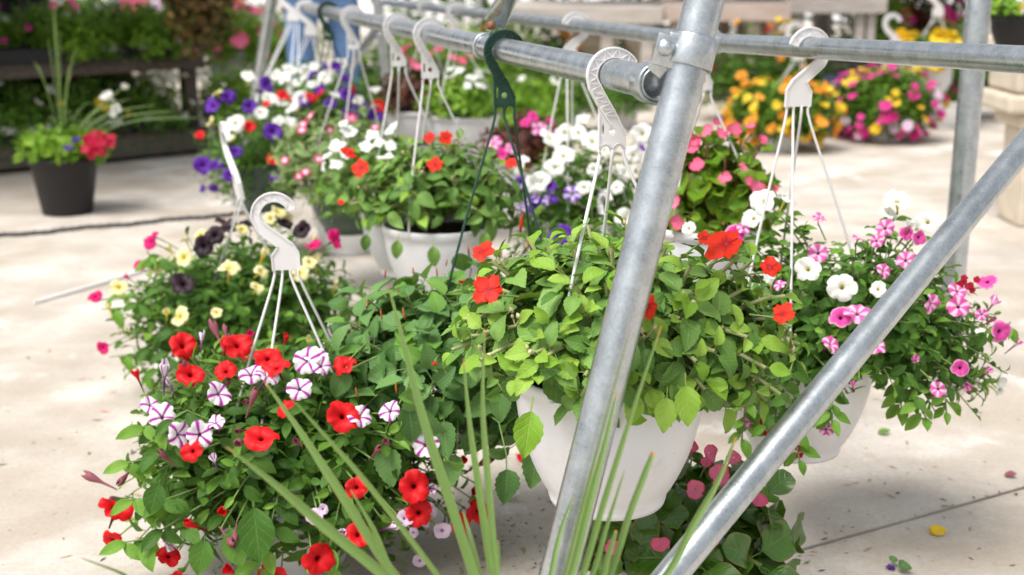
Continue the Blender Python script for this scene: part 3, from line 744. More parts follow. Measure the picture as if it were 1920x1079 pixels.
# -- chenille plant in dark green pot on the green hanger
rim = P(944, 632, 2.24); b = basket('dark green pot of trailing heart-leaved plant with red catkins, on the green hanger', rim, .125, .165, GPOT, GF)
hanger(b, 'A', GHANG, on_rail(FRA, FRB, 946) + V((0, 0, -.0015)), HXF, rim_pts(rim, .125, (205, 60, -30)), bow=.006)
c = rim + V((-.075, -.07, -.025)); r = (.25, .22, .15)
cand = grow(b, 'che', c, r, tips=130, per=5, L=(.044, .064), span=(.62, 1.), emin=-48, soilR=.08, nind=292, fill=300, fillL=(.035, .055), stem_r=.0014, young=.92, drop=.04, upb=.35)
flowers_px(b, 'catt', [(722, 522), (690, 577), (716, 600), (748, 552), (776, 518), (836, 500), (880, 482), (908, 474), (988, 470), (672, 748), (744, 738), (940, 480), (820, 520), (760, 600)], c, (r[0], r[1], r[2] * .98), (.018, .026), (.2, .0, 1.), .0, 'catkin', .25)
flowers_px(b, 'cat', [(974, 446, 1.5)], c, r, (.032, .034), (.1, 0, 1), .01, 'catkin', .1)
flowers_px(b, 'cat', [(683, 690, 1.1), (820, 690, .8), (870, 560, .7), (885, 700, .7)], c, r, (.028, .032), (.3, .1, .1), .03, 'catkin', .5)
for (px, py, z, L, dx) in ((1010, 835, 1.98, .066, -.15), (830, 790, 2.0, .06, .1), (858, 855, 2.02, .055, -.2), (722, 840, 2.0, .062, .15), (950, 880, 1.96, .058, .0), (655, 700, 2.02, .05, -.4), (760, 760, 1.98, .062, .2)):
    p = P(px, py - 25, z); MB().tube([c + (p - c) * .55, c + (p - c) * .85 + V((0, 0, .03)), p], [.0013, .0013, .001], 5, False).build('stem', STEM, b)
    inst('leaf', KD['che'].me[0][random.randint(0, 1)], b, orient(p, V((dx, -.3, -1)), V((rnd(-.4, .4), -1, .35)), L))

# -- scarlet impatiens, middle
rim = P(822, 418, 2.85); b = basket('white pot of scarlet impatiens hung halfway along the front rail', rim, .126, .165, group=GF)
hanger(b, 'A', WHANG, on_rail(FRA, FRB, 806) + V((0, 0, -.0015)), HXF, rim_pts(rim, .126, (243, 120, 0)), bow=.012)
c = rim + V((0, 0, .025)); r = (.215, .17, .155)
kp = lambda p: p.y > rim.y + .03 or p.z > rim.z + .03
cand = grow(b, 'imp', c, r, tips=62, per=6, L=(.036, .056), span=(.74, 1.), emin=-16, nind=250, fill=240, stem_r=.003, stem_mat=STEMP, keep=kp, upb=.9, young=.96)
buds(b, cand, 22)
flowers_px(b, 'impr', [(668, 306), (694, 330, 1.25), (818, 326, 1.1), (808, 283, .8), (835, 280, .7), (944, 322, 1.0), (662, 383, .4)], c, r, (.021, .024), (.3, .7, .2), .03, jit=.25)
for (px, py, L) in ((748, 440, .042), (812, 450, .046), (690, 430, .038), (912, 425, .04)):
    inst('leaf', KD['imp'].me[0][1], b, orient(P(px, py, 2.70), V((rnd(-.2, .2), -.3, -1)), V((0, -1, .3)), L))

# -- white impatiens behind it
rim = P(768, 392, 3.22); b = basket('white pot of white impatiens half hidden behind the middle scarlet impatiens', rim, .126, .165, group=GF)
hanger(b, 'A', WHANG, on_rail(FRA, FRB, 746) + V((0, 0, -.0015)), HXF, rim_pts(rim, .126, (230, 110, 0)), bow=.02)
c = rim + V((-.03, 0, .02)); r = (.215, .18, .165)
cand = grow(b, 'imp', c, r, tips=46, per=6, L=(.034, .05), emin=-16, nind=130, fill=240, stem_r=.003, young=.97)
flowers_px(b, 'impw', [(625, 302), (640, 288), (662, 262), (700, 268), (736, 256), (640, 318), (735, 285), (690, 288), (618, 320), (655, 300), (712, 280), (650, 245), (725, 305)], c, r, (.020, .024), (.4, .5, .3), .02)

# -- variegated vinca in dark green pot
rim = P(652, 332, 3.95); b = basket('dark green pot of pale variegated leaves with small magenta and white flowers', rim, .13, .17, GPOT, GF)
hanger(b, 'A', WHANG, on_rail(FRA, FRB, 661) + V((0, 0, -.0015)), HXF, rim_pts(rim, .13, (215, 270, 0)), bow=.03)
c = rim + V((-.02, 0, .03)); r = (.235, .2, .19)
grow(b, 'vin', c, r, tips=50, per=7, L=(.05, .085), span=(.5, 1.), emin=-30, nind=140, fill=200, stem_r=.002, upb=.4)
flowers_px(b, 'vinc', [(585, 225), (572, 240), (570, 250), (655, 228), (540, 302), (577, 322), (660, 230), (600, 300), (700, 245), (565, 330), (620, 250)], c, r, (.018, .021), (.3, .6, .4), .015)

# -- mixed petunias at the far end of the rail
def petunia(root, c, r, spec, tips=60, nind=0, fill=700, L=(.024, .042), emin=-35, drop=.0, kind='pet', per=7, **kw):
    return grow(root, kind, c, r, tips=tips, per=per, L=L, span=(.45, 1.), emin=emin, nind=nind, fill=fill, stem_r=.0016, upb=.5, drop=drop, **kw)
rim = P(625, 232, 4.55); b = basket('far pot of white, violet and red petunias on the dark green hook by the jeans', rim, .125, .165, GPOT, GF)
hanger(b, 'A', GHANG, on_rail(FRA, FRB, 615) + V((0, 0, -.0015)), HXF, rim_pts(rim, .125, (235, 130, 0)))
c = rim + V((.0, 0, .04)); r = (.21, .2, .17); petunia(b, c, r, None, fill=500)
flowers_px(b, 'pur', [(600, 170), (645, 150), (620, 195), (650, 180), (680, 205), (700, 215), (575, 190), (655, 215), (630, 130)], c, r, (.028, .034))
flowers_px(b, 'white', [(640, 125), (610, 150), (670, 190), (590, 160), (700, 170), (630, 180)], c, r, (.028, .034))
flowers_px(b, 'redp', [(660, 175), (585, 185), (600, 178), (705, 200)], c, r, (.026, .03))
rim = P(572, 215, 4.8); b = basket('far pot of white petunias on the last white hook of the front rail', rim, .125, .165, WPOT, GF)
hanger(b, 'B', WHANG, on_rail(FRA, FRB, 580) + V((-.01, -.03, -.006)), V((1, .1, 0)), rim_pts(rim, .125, (225, 160, 20, 320)))
c = rim + V((.0, 0, .04)); r = (.2, .2, .17); petunia(b, c, r, None, fill=450)
flowers_px(b, 'white', [(505, 165), (535, 150), (560, 155), (530, 190), (555, 200), (575, 140), (545, 135), (520, 145), (590, 130), (548, 172), (580, 175)], c, r, (.026, .032))
flowers_px(b, 'pur', [(545, 195), (590, 150), (600, 135)], c, r, (.028, .034))
rim = P(495, 300, 4.35); b = basket('far left pot of white and violet petunias with trailing violet blooms', rim, .13, .17, GPOT, 'baskets hung from the far crossbar')
hanger(b, 'B', WHANG, V((rim.x - .0, 4.93, .872)), V((1, 0, 0)), rim_pts(rim, .13, (225, 150, 30, 310)))
c = rim + V((-.01, 0, .0)); r = (.235, .22, .21); petunia(b, c, r, None, tips=80, fill=900, emin=-50, nind=120)
flowers_px(b, 'pur', [(402, 203, 1.2), (430, 187), (488, 180), (410, 307), (385, 310), (432, 327), (470, 205), (500, 165), (405, 350, .7), (385, 350, .6), (445, 285), (510, 250), (515, 330, .7)], c, r, (.030, .035), (.4, .6, .1))
flowers_px(b, 'white', [(443, 235, 1.15), (490, 217, 1.1), (520, 232), (540, 232), (505, 190), (545, 205), (470, 150), (560, 190)], c, r, (.030, .036), (.4, .6, .1))
flowers_px(b, 'redp', [(380, 255), (510, 300), (500, 200), (530, 185), (545, 195), (470, 240)], c, r, (.024, .028))
flowers_px(b, 'yel', [(410, 180), (398, 232), (435, 260)], c, r, (.022, .026))
for (px, py) in ((400, 330), (385, 325), (430, 345)):
    t = P(px, py, 4.2); MB().tube([c + (t - c) * .5, c + (t - c) * .8 + V((0, 0, .05)), t + V((0, 0, .02)), t - V((0, 0, .03))], .0016, 4, False).build('stem', STEM, b)

# ================================================================== baskets on the back rail
rim = P(1500, 662, 2.22); b = basket('white pot of pink star and white petunias behind the slanting brace', rim, .130, .175, group=GB)
hanger(b, 'B', WHANG, on_rail(BR[1], BR[0], 1518) + V((0, 0, -.004)), -HXB, rim_pts(rim, .13, (200, 250, 100, 350)), bow=.004)
c = rim + V((.085, -.02, .02)); r = (.25, .20, .20)
kp = lambda p: not (p.z < rim.z - .01 and abs(p.x - rim.x - .06) < .1 and p.y < rim.y)
cand = grow(b, 'pet', c, r, tips=190, per=9, L=(.024, .040), span=(.45, 1.), emin=-28, nind=292, fill=1300, stem_r=.0014, upb=.6, drop=.05, keep=kp, young=.85)
flowers_px(b, ('pink', 'pink', 'pink2'), [(1655, 448), (1692, 458), (1652, 522, 1.1), (1605, 592, 1.15), (1576, 600, 1.1), (1538, 492), (1690, 503), (1780, 555, 1.1), (1782, 582), (1735, 578), (1855, 625, 1.1), (1785, 686, 1.15), (1560, 646), (1551, 788, 1.1), (1745, 722), (1832, 540), (1640, 470), (1822, 596, .7), (1470, 546, .7), (1608, 466, .8), (1390, 458), (1405, 445, .9), (1372, 474, .9), (1540, 430, .9), (1420, 775, .9), (1640, 648, .9), (1715, 465, .8)], c, r, (.018, .021), (.35, .65, .15), .02, leafk='pet')
flowers_px(b, 'white', [(1578, 552, 1.0), (1520, 522, .95), (1676, 402, 1.2), (1662, 425), (1440, 402, 1.15), (1482, 398, 1.15), (1425, 432), (1728, 442), (1640, 555, .7), (1310, 448, .7)], c, r, (.023, .026), (.3, .7, .25), .025, leafk='pet')
for (px, py) in ((1490, 850), (1432, 802), (1812, 532)):
    p, n = ray_mound(px, py, c, (.24, .2, .27))
    for i in range(9): inst('flower', FG['crim'][0], b, face(p + V((rnd(-.014, .014), rnd(-.014, .014), rnd(-.012, .012))), V((rnd(-.5, .5), -1, rnd(-.3, .7))), .0065))
flowers_rand(b, ('pink_bud', 'pink_bud', 'wilt', 'white_bud'), 34, c, r, (.016, .022), emin=-25)
# trailing strands on the left and right of that pot
def trail(b, pts, kind, L, n, z):
    w = [P(x, y, zz) for x, y, zz in pts]; MB().tube(w, .0014, 4, False).build('stem', STEM, b)
    for i in range(n):
        f = i / n * (len(w) - 1); k = int(f); p = w[k].lerp(w[min(k + 1, len(w) - 1)], f - k); a = i * 2.4
        inst('leaf', random.choice(KD[kind].me[1 if i > n * .7 else 0]), b, orient(p, V((math.cos(a), -.3 + .5 * math.sin(a), -.5 + .3 * math.sin(a * 2))), V((0, -.7, .7)), L * rnd(.7, 1.15)))
for k, (x0, y0, x1, y1, z0) in enumerate(((1440, 640, 1400, 760, 2.08), (1420, 660, 1390, 830, 2.10), (1450, 690, 1440, 880, 2.06), (1480, 700, 1500, 870, 2.04), (1410, 650, 1375, 720, 2.12), (1460, 660, 1455, 800, 2.12), (1560, 700, 1560, 790, 2.02), (1700, 700, 1740, 790, 2.05), (1780, 680, 1775, 780, 2.08), (1840, 630, 1895, 605, 2.1), (1700, 690, 1690, 770, 2.1))):
    trail(b, [(1500, 640, 2.15), (x0, y0, z0), ((x0 + x1) / 2 - 6, (y0 + y1) / 2, z0), (x1, y1, z0)], 'pet', .036, 16 if x1 > 1600 else 24, z0)

rim = P(1322, 418, 2.62); b = basket('white pot of light pink begonia hung behind the leaning pipe', rim, .118, .16, group=GB)
hanger(b, 'A', WHANG, on_rail(BR[1], BR[2], 1322) + V((0, 0, -.004)), HXB, rim_pts(rim, .118, (230, 120, 330)))
c = rim + V((.015, 0, .02)); r = (.125, .12, .165)
grow(b, 'begl', c, r, tips=44, per=5, L=(.042, .065), span=(.5, 1.), emin=-5, nind=170, fill=160, stem_r=.003, stem_mat=plain('reddish_stem', (.28, .12, .07), .4, var=.3, scale=40.), upb=.4)
flowers_px(b, 'bpk', [(1290, 266), (1330, 258), (1310, 276), (1352, 262), (1372, 256), (1285, 312), (1312, 315), (1400, 250), (1418, 272), (1386, 320), (1358, 337), (1270, 382), (1408, 356), (1436, 358), (1278, 416), (1345, 245), (1300, 285), (1395, 345), (1265, 340)], c, r, (.016, .021), (.4, .6, .3), .015)

rim = P(1092, 405, 3.38); b = basket('pot of white petunias mixed with violet ones, hung from the middle of the back rail', rim, .128, .168, group=GB)
hg = hanger(b, 'B', WHANG, on_rail(BR[1], BR[2], 1080) + V((0, 0, -.004)), -HXB, rim_pts(rim, .128, (200, 250, 100, 340)))
c = rim + V((0, 0, .0)); r = (.205, .2, .225); petunia(b, c, r, None, tips=80, fill=900, emin=-40, nind=150)
flowers_px(b, 'white', [(1040, 270), (1085, 262), (1150, 265), (1020, 345), (1095, 355), (1112, 325), (1010, 350), (985, 315), (1060, 300), (1130, 290), (1165, 330), (1150, 355), (1165, 410), (1060, 262), (1195, 262), (1180, 300), (1045, 320), (1110, 275), (1210, 300), (1090, 240)], c, r, (.028, .034), (.4, .6, .2), .02)
flowers_px(b, 'pur', [(1035, 350), (1010, 382, .8), (1190, 285, .8), (985, 345, .8), (1040, 372, .8)], c, r, (.024, .028))
flowers_px(b, 'purw', [(995, 350), (1005, 375), (1075, 365), (985, 390), (1030, 375)], c, r, (.022, .026))

b_r = P(990, 300, 4.15); b = basket('pot of magenta flowers over dark red leaves beyond the green hanger', b_r, .12, .16, GREYPOT, GG)
c = b_r + V((0, 0, .03)); r = (.17, .17, .13); grow(b, 'red', c, r, tips=40, per=6, L=(.04, .06), nind=0, fill=150, emin=-20, span=(.4, 1))
flowers_px(b, ('hot', 'pink'), [(985, 235), (1010, 245), (1030, 235), (1000, 225), (945, 290), (930, 270), (1045, 255), (960, 280)], c, r, (.026, .03))
rim = P(870, 214, 4.62); b = basket('white pot of white impatiens hung at the back behind the middle hooks', rim, .128, .165, GREYPOT, GB)
hanger(b, 'A', WHANG, on_rail(BR[1], BR[2], 856) + V((0, 0, -.004)), HXB, rim_pts(rim, .128, (230, 120, 0)))
c = rim + V((0, 0, .02)); r = (.17, .16, .13); grow(b, 'lim', c, r, tips=50, per=6, L=(.03, .05), nind=0, fill=300, emin=-12, span=(.6, 1))
flowers_px(b, 'impw', [(860, 140), (885, 150), (900, 165), (875, 165), (850, 135), (895, 145), (910, 140), (845, 150)], c, r, (.022, .026))
rim = P(785, 205, 5.1); b = basket('grey pot of coral pink flowers over dark leaves, far end of back rail', rim, .128, .165, GREYPOT, GB)
hanger(b, 'A', WHANG, on_rail(BR[1], BR[2], 800) + V((0, 0, -.004)), HXB, rim_pts(rim, .128, (230, 120, 0)))
c = rim + V((0, 0, .03)); r = (.19, .17, .17); grow(b, 'red', c, r, tips=50, per=6, L=(.035, .055), nind=0, fill=300, emin=-12, span=(.5, 1))
flowers_px(b, 'bpk', [(755, 105), (770, 120), (780, 130), (800, 110), (845, 115), (860, 120), (870, 105), (750, 125), (820, 100), (790, 100), (765, 95)], c, r, (.030, .036))

# ================================================================== baskets set down on the concrete
rim = P(556, 862, 2.17); base = V((rim.x, rim.y, 0)); H = rim.z
b = basket('white pot of red petunias and white ones striped purple, standing at lower left', rim, .13, H, group=GG)
hanger(b, 'B', WHANG, P(514, 404, 2.06), V((1, .15, 0)), rim_pts(rim, .13, (215, 250, 20, 340)), up=V((-.1, 0, 1)), bow=.012)
c = rim + V((.0, 0, .01)); r = (.305, .25, .205)
cand = grow(b, 'pet', c, r, tips=230, per=8, L=(.030, .052), span=(.45, 1.), emin=-52, nind=296, fill=1900, stem_r=.0017, upb=.5, drop=.05, young=.9, keep=lambda p: not (p.z < rim.z - .02 and p.y < rim.y - .16 and -.045 < p.x - rim.x < .0))
flowers_px(b, 'redp', [(368, 718, 1.1), (331, 1023, 1.05), (240, 942, 1.1), (228, 1000, .8), (765, 908, 1.1), (640, 790), (537, 777, .95), (495, 826, .95), (597, 1030, 1.15), (666, 988, 1.1), (515, 1066, 1.1), (772, 952, .9), (430, 712, .9), (354, 668), (452, 666), (642, 702, .8), (662, 912, .9), (505, 690), (520, 706), (372, 850, .7), (345, 1068, .9), (880, 946), (850, 970, .8)], c, r, (.027, .030), (.35, .6, .12), .02, jit=.35, leafk='pet')
flowers_px(b, 'star', [(420, 750, 1.1), (475, 716), (297, 770), (318, 790), (385, 822, 1.1), (350, 822), (412, 800), (592, 686, .9), (602, 702), (562, 742), (670, 790), (722, 780), (785, 838, 1.05), (575, 692), (505, 718), (690, 662, .8), (860, 830)], c, r, (.023, .026), (.35, .55, .2), .018, jit=.35, leafk='pet')
flowers_px(b, 'lil', [(590, 962), (605, 950), (790, 972), (768, 990), (780, 1040), (800, 950), (752, 965), (820, 985)], c, r, (.012, .016))
flowers_px(b, 'wilt', [(248, 890), (470, 762), (456, 832), (446, 990), (455, 812), (700, 850), (560, 835), (430, 1000)], c, r, (.017, .022), (.4, .2, -.2), .01)
flowers_rand(b, ('redp_bud', 'star_bud', 'star_bud', 'wilt', 'wilt'), 44, c, r, (.018, .028), emin=-35)
for (x0, y0, x1, y1) in ((330, 850, 225, 870), (330, 960, 235, 930), (340, 1000, 215, 1020), (350, 800, 255, 800), (640, 960, 600, 1075), (520, 960, 480, 1079)):
    trail(b, [(540, 850, 2.1), (x0, y0 - 30, 1.98), ((x0 + x1) / 2, (y0 + y1) / 2, 1.97), (x1, y1, 1.97)], 'pet', .045, 14, 2.)
for (px, py, L, dx) in ((475, 940, .085, .1), (430, 985, .06, .3), (385, 1005, .055, -.2), (300, 900, .05, -.3)):
    inst('leaf', KD['pet'].me[0][0], b, orient(P(px, py, 1.93), V((dx, -.25, -1)), V((.1, -1, .3)), L, 1.4))

rim = P(486, 604, 3.06); H = rim.z
b = basket('pot of pale yellow, magenta and near-black petunias standing at left', rim, .13, H, group=GG)
hanger(b, 'B', WHANG, P(426, 270, 2.88), V((.40, -.92, 0)), rim_pts(rim, .13, (160, 200, 60, 330)), up=V((-.17, 0, 1)), bow=.01, k=1.35)
c = rim + V((-.03, -.01, .0)); r = (.315, .27, .225)
cand = grow(b, 'pet', c, r, tips=170, per=8, L=(.03, .050), span=(.45, 1.), emin=-34, nind=290, fill=1300, stem_r=.0018, upb=.6, drop=.03, young=.94)
flowers_px(b, 'yel', [(300, 508, 1.1), (237, 546, 1.1), (432, 512, 1.1), (490, 520), (482, 546, 1.1), (344, 596), (350, 495), (575, 503, 1.05), (558, 521), (520, 412, 1.2), (455, 445), (505, 425, 1.1), (380, 455, .7), (410, 590, .8)], c, r, (.024, .028), (.35, .6, .2), .02, leafk='pet')
flowers_px(b, 'mag', [(620, 466, 1.1), (580, 475), (198, 562), (212, 648), (292, 470), (276, 512, .8), (510, 657), (300, 462, .8)], c, r, (.025, .029), (.35, .6, .1), .025, leafk='pet')
flowers_px(b, 'blk', [(430, 440), (350, 540, 1.2), (383, 476), (460, 440), (420, 430), (530, 430), (560, 445), (405, 455)], c, r, (.028, .032), (.3, .6, .1), .02)
flowers_rand(b, ('yel_bud', 'yel_bud', 'mag_bud', 'wilt'), 26, c, r, (.018, .028), emin=-25)
for (x0, y0, x1, y1) in ((300, 560, 190, 580), (330, 640, 205, 670), (300, 500, 275, 470), (320, 680, 260, 710), (420, 690, 340, 790)):
    trail(b, [(470, 590, 2.95), (x0, y0 - 20, 2.86), ((x0 + x1) / 2, (y0 + y1) / 2 + 6, 2.86), (x1, y1, 2.86)], 'pet', .045, 12, 2.8)

rim = P(1268, 1020, 1.93); H = rim.z
b = basket('white pot of dark round-leaved begonia with pink flowers, under the nearest impatiens', rim, .125, H, group=GG)
c = rim + V((.005, .0, -.005)); r = (.165, .155, .125)
grow(b, 'beg', c, r, tips=46, per=5, L=(.050, .078), span=(.5, 1.), emin=-18, nind=200, fill=120, stem_r=.004, upb=.9, young=2.)
flowers_px(b, 'bpk', [(1222, 958, 1.1), (1322, 880, 1.1), (1318, 898), (1338, 916, 1.1), (1404, 962, 1.2), (1364, 888), (1300, 940), (1166, 1030, 1.1), (1242, 1030), (1094, 1042), (1330, 1026, .8), (1295, 872)], c, r, (.014, .018), (.25, .85, .2), .026, jit=.15)
hanger(b, 'B', WHANG, P(1215, 700, 2.12), V((1, .3, 0)), rim_pts(rim, .125, (200, 285, 30, 340)), up=V((-.15, .1, 1)))

rim = P(1120, 560, 2.95); H = rim.z
b = basket('pot of violet petunias set behind the nearest impatiens', rim, .128, H, group=GG)
c = rim + V((0, 0, .0)); r = (.25, .22, .20); petunia(b, c, r, None, tips=70, fill=700, kind='drk', L=(.035, .055))
hanger(b, 'A', WHANG, P(1135, 385, 2.9), V((.35, -.94, 0)), rim_pts(rim, .128, (200, 100, 340)))
flowers_px(b, 'pur', [(1055, 458, 1.1), (1190, 440, .8), (1000, 425, .8)], c, r, (.026, .030), push=.03)
o_ = G(700, 560); b = basket('white pot standing on the concrete just behind the yellow petunias', V((P(590, 420, 3.75).x, G(590, 470).y, .19)), .135, .19, group=GG)
c = V(b.location) + V((0, 0, .2)); r = (.12, .12, .06); grow(b, 'drk', c, r, tips=20, per=5, L=(.03, .05), nind=0, fill=60)
flowers_px(b, 'yel', [(520, 412), (540, 405)], c, r, (.026, .03))

# far baskets on the right
def farbasket(label, px, pyb, h, rr, kind, fl, mat=WPOT, hang=True, emin=-55, L=(.045, .07), fill=3000, hx=None, hlift=.43, potR=.14, size=(.026, .034), group='baskets standing on the far concrete'):
    g = G(px, pyb); g = V((g.x, g.y + rr[1] * .8, 0)); root = basket(label, g + V((0, 0, h)), potR, h, mat, group)
    c = g + V((0, 0, h)); grow(root, kind, c, rr, tips=150, per=8, L=L, span=(.4, 1.), emin=emin, nind=0, fill=fill, stem_r=.0018, upb=.5)
    for key, n in fl: flowers_rand(root, key, n, c, rr, size, emin=emin + 5)
    if hang: hanger(root, 'B', WHANG, c + V((hx or 0., 0, hlift)), V((1, .3, 0)), rim_pts(c, potR, (210, 150, 20, 330)), k=1.6)
    return root, c
farbasket('big round basket of orange and apricot flowers on the far concrete', 1478, 292, .20, (.315, .26, .20), 'cal', [('ora', 85), ('ylw', 45)], size=(.030, .040), hx=.05)
farbasket('big round basket of pink, yellow and lilac flowers on the far concrete', 1678, 274, .20, (.315, .27, .24), 'cal', [('hot', 80), ('ylw', 40), ('lil', 16)], size=(.030, .038), hlift=.46)
farbasket('white pot half hidden by the post, right of the pink and yellow basket', 1775, 243, .17, (.13, .13, .10), 'drk', [('hot', 10)], hang=False, fill=150, potR=.15, emin=0)
farbasket('basket of large yellow blooms behind the pink and yellow basket', 1752, 246, .42, (.26, .22, .15), 'drk', [('ylw', 40)], size=(.075, .09), hlift=.40, emin=-10)

# ================================================================== spiky dracaena standing in front
def catmull(ctrl, m=5):
    pts = []
    for i in range(len(ctrl) - 1):
        p0, p1, p2, p3 = ctrl[max(i - 1, 0)], ctrl[i], ctrl[i + 1], ctrl[min(i + 2, len(ctrl) - 1)]
        for q in range(m):
            t = q / m; pts.append(.5 * ((2 * p1) + (-p0 + p2) * t + (2 * p0 - 5 * p1 + 4 * p2 - p3) * t * t + (-p0 + 3 * p1 - 3 * p2 + p3) * t ** 3))
    return pts + [ctrl[-1]]
def blade_material():
    t = NT('dracaena_blade'); uv = t.n('UVMap', {'uv_map': 'UVMap'}).outputs[0]; sp = t.n('SeparateXYZ', Vector=uv); u, v = sp.outputs[0], sp.outputs[1]
    r = obj_random(t); geo = t.n('NewGeometry').outputs['Position']
    st = t.noise(t.n('Mapping', Vector=uv, Scale=(26, .6, 1)).outputs[0], 1., 3.)
    c = t.mix(t.ramp(st, .40, .60), (.065, .155, .03), (.25, .37, .10))
    c = t.mix(t.math('MULTIPLY', r, .35), c, (.11, .20, .05))
    a = t.math('MULTIPLY', t.math('ABSOLUTE', t.math('SUBTRACT', u, .5)), 2.)
    c = t.mix(t.ramp(a, .84, 1., 0., .75), c, (.40, .34, .12))
    tip = t.ramp(t.math('ADD', v, t.math('MULTIPLY', t.noise(geo, 60.), .05)), .965, 1.02); c = t.mix(tip, c, (.50, .22, .06))
    p = t.n('BsdfPrincipled', Base_Color=c, Roughness=.42, Specular_IOR_Level=.45, Normal=t.bump(st, .4, .001))
    return t.out(t.n('MixShader', _0=.2, _1=p.outputs[0], _2=t.n('BsdfTranslucent', Color=c).outputs[0]).outputs[0])
BLADE = blade_material()
def blade(root, ctrl, w, mat=None, tipw=.12, nrm=V((0, -1, .25)), flat=.18):
    pts = catmull(ctrl, 6); n = len(pts); vs = []; uv = []; fs = []
    for i, p in enumerate(pts):
        t = i / (n - 1); d = (pts[min(i + 1, n - 1)] - pts[max(i - 1, 0)]).normalized()
        x = d.cross(nrm).normalized(); nn = x.cross(d).normalized()
        hw = w * .5 * min(1, (1 - t) * 2.6 + tipw) ** .8 * min(1., .55 + t * 1.5)
        for u in (-1, -.5, 0, .5, 1):
            vs.append(p + x * hw * u - nn * (1 - abs(u)) * hw * flat); uv.append((u * .5 + .5, t))
    for i in range(n - 1):
        for j in range(4): a = i * 5 + j; fs.append((a, a + 1, a + 6, a + 5))
    return MB().add(vs, fs, 0, uv).build('blade', mat or BLADE, root)
crown = P(985, 1345, 1.26); dbase = V((crown.x, crown.y - .0, 0))
dr = thing('dracaena_plant', dbase, 'spiky dracaena with long narrow green blades rising from the bottom edge in front', 'plant')
pot(dr, dbase, .125, .24, BPOT, 1)
MB().tube([dbase + V((0, 0, .19)), crown + V((0, 0, -.01))], [.016, .013], 10).build('stem', STEMP, dr)
BL = [([(893, 1090), (855, 975), (798, 800), (757, 645), (728, 535)], 1.33, .020, .02), ([(925, 1090), (900, 930), (880, 790), (869, 672)], 1.32, .015, .06),
      ([(933, 1090), (915, 900), (905, 760), (909, 615)], 1.29, .014, .05), ([(745, 1085), (645, 935), (560, 805), (494, 713)], 1.30, .019, .05),
      ([(825, 1085), (695, 915), (605, 812), (542, 742)], 1.24, .011, .03), ([(725, 1083), (605, 985), (520, 912), (425, 838)], 1.22, .021, .05),
      ([(745, 1085), (700, 992), (657, 918)], 1.28, .012, .1), ([(1056, 1090), (1090, 960), (1125, 825), (1183, 610)], 1.20, .0085, .03),
      ([(1088, 1090), (1130, 950), (1185, 775), (1240, 612)], 1.25, .0125, .08), ([(1068, 1090), (1105, 945), (1135, 830), (1157, 735)], 1.36, .016, .1),
      ([(1138, 1090), (1180, 965), (1205, 900), (1225, 848)], 1.30, .014, .55), ([(1106, 1090), (1140, 980), (1172, 880)], 1.28, .010, .08),
      ([(1126, 1090), (1140, 1045), (1155, 995)], 1.27, .011, .5), ([(1240, 1090), (1300, 985), (1345, 905), (1380, 820)], 1.30, .015, .12),
      ([(936, 1090), (936, 1050), (934, 1014)], 1.30, .006, .3), ([(290, 1105), (225, 1074), (150, 1046)], 1.20, .008, .05),
      ([(1030, 1095), (1050, 1000), (1075, 930)], 1.42, .012, .08), ([(905, 1095), (880, 1000), (868, 960)], 1.36, .012, .08)]
for pts, z, w, tw in BL:
    n = len(pts); ctrl = [crown + V((rnd(-.01, .01), rnd(-.01, .01), 0))]
    p1 = P(pts[0][0], pts[0][1], 1.26 + (z - 1.26) * .6); ctrl.append(crown.lerp(p1, .5) + V((0, 0, .012)))
    ctrl += [P(x, y, 1.26 + (z - 1.26) * (.6 + .4 * i / (n - 1))) for i, (x, y) in enumerate(pts)]
    blade(dr, ctrl, w * .50, tipw=tw, flat=.45)
for i in range(16):          # the far and near side of the tuft, below the picture
    a = i * .75 + .2; d = V((math.cos(a) * .16, math.sin(a) * .10 - .09, 0)); L = rnd(.08, .15)
    blade(dr, [crown, crown + d * .5 + V((0, 0, L * .45)), crown + d + V((0, 0, L * .4)), crown + d * 1.5 + V((0, 0, -.02))], .014)

# ================================================================== ground litter
LIT = [plain('dry_brown_bit', (.16, .09, .05), .9, var=.5, scale=200.), plain('tan_bit', (.40, .28, .15), .9, var=.4, scale=200.), plain('green_bit', (.14, .20, .06), .8, var=.4, scale=200.),
       plain('pink_bit', (.55, .20, .20), .8, var=.3, scale=200.), plain('dark_bit', (.045, .04, .04), .9, var=.5, scale=200.)]
lm = MB()
def bit(p, s, m, el=1.):
    a = rnd(0, 6.28); x = V((math.cos(a), math.sin(a), 0)); y = V((-x.y, x.x, 0)); h = s * rnd(.12, .4)
    lm.add([p + V((0, 0, .0006)) - x * s * el, p + y * s * .45 + V((0, 0, h * .6)), p + x * s * el + V((0, 0, rnd(.0006, h))), p - y * s * .4 + V((0, 0, .001)), p + V((0, 0, h))], [(0, 3, 4), (3, 2, 4), (2, 1, 4), (1, 0, 4)], m)
for i in range(900):
    px, py = rnd(-100, 2000), rnd(330, 1250) if random.random() < .6 else rnd(700, 1200); g = G(px, py)
    if random.random() < .75: bit(g, rnd(.0012, .0045), random.choice((0, 0, 1, 4, 4, 2)), rnd(.8, 1.6))
    else: bit(g, rnd(.004, .010), random.choice((0, 1, 1, 2, 3, 4)), rnd(1, 2.2))
for i in range(160):       # swept against the joint
    g = XJ0 + jd * rnd(-.8, 2.2) + jn * random.gauss(0, .02); bit(g, rnd(.002, .007), random.choice((0, 0, 1, 4, 2)), rnd(.8, 2.))
for i in range(140):
    g = G(rnd(860, 1020), rnd(860, 1079)); bit(g, rnd(.0015, .005), random.choice((0, 4, 4, 1)), rnd(.8, 1.6))
tag(lm.build('ground_litter', LIT, smooth=False), 'scattered dry leaf bits and crumbs of soil on the concrete', 'litter', kind='stuff')
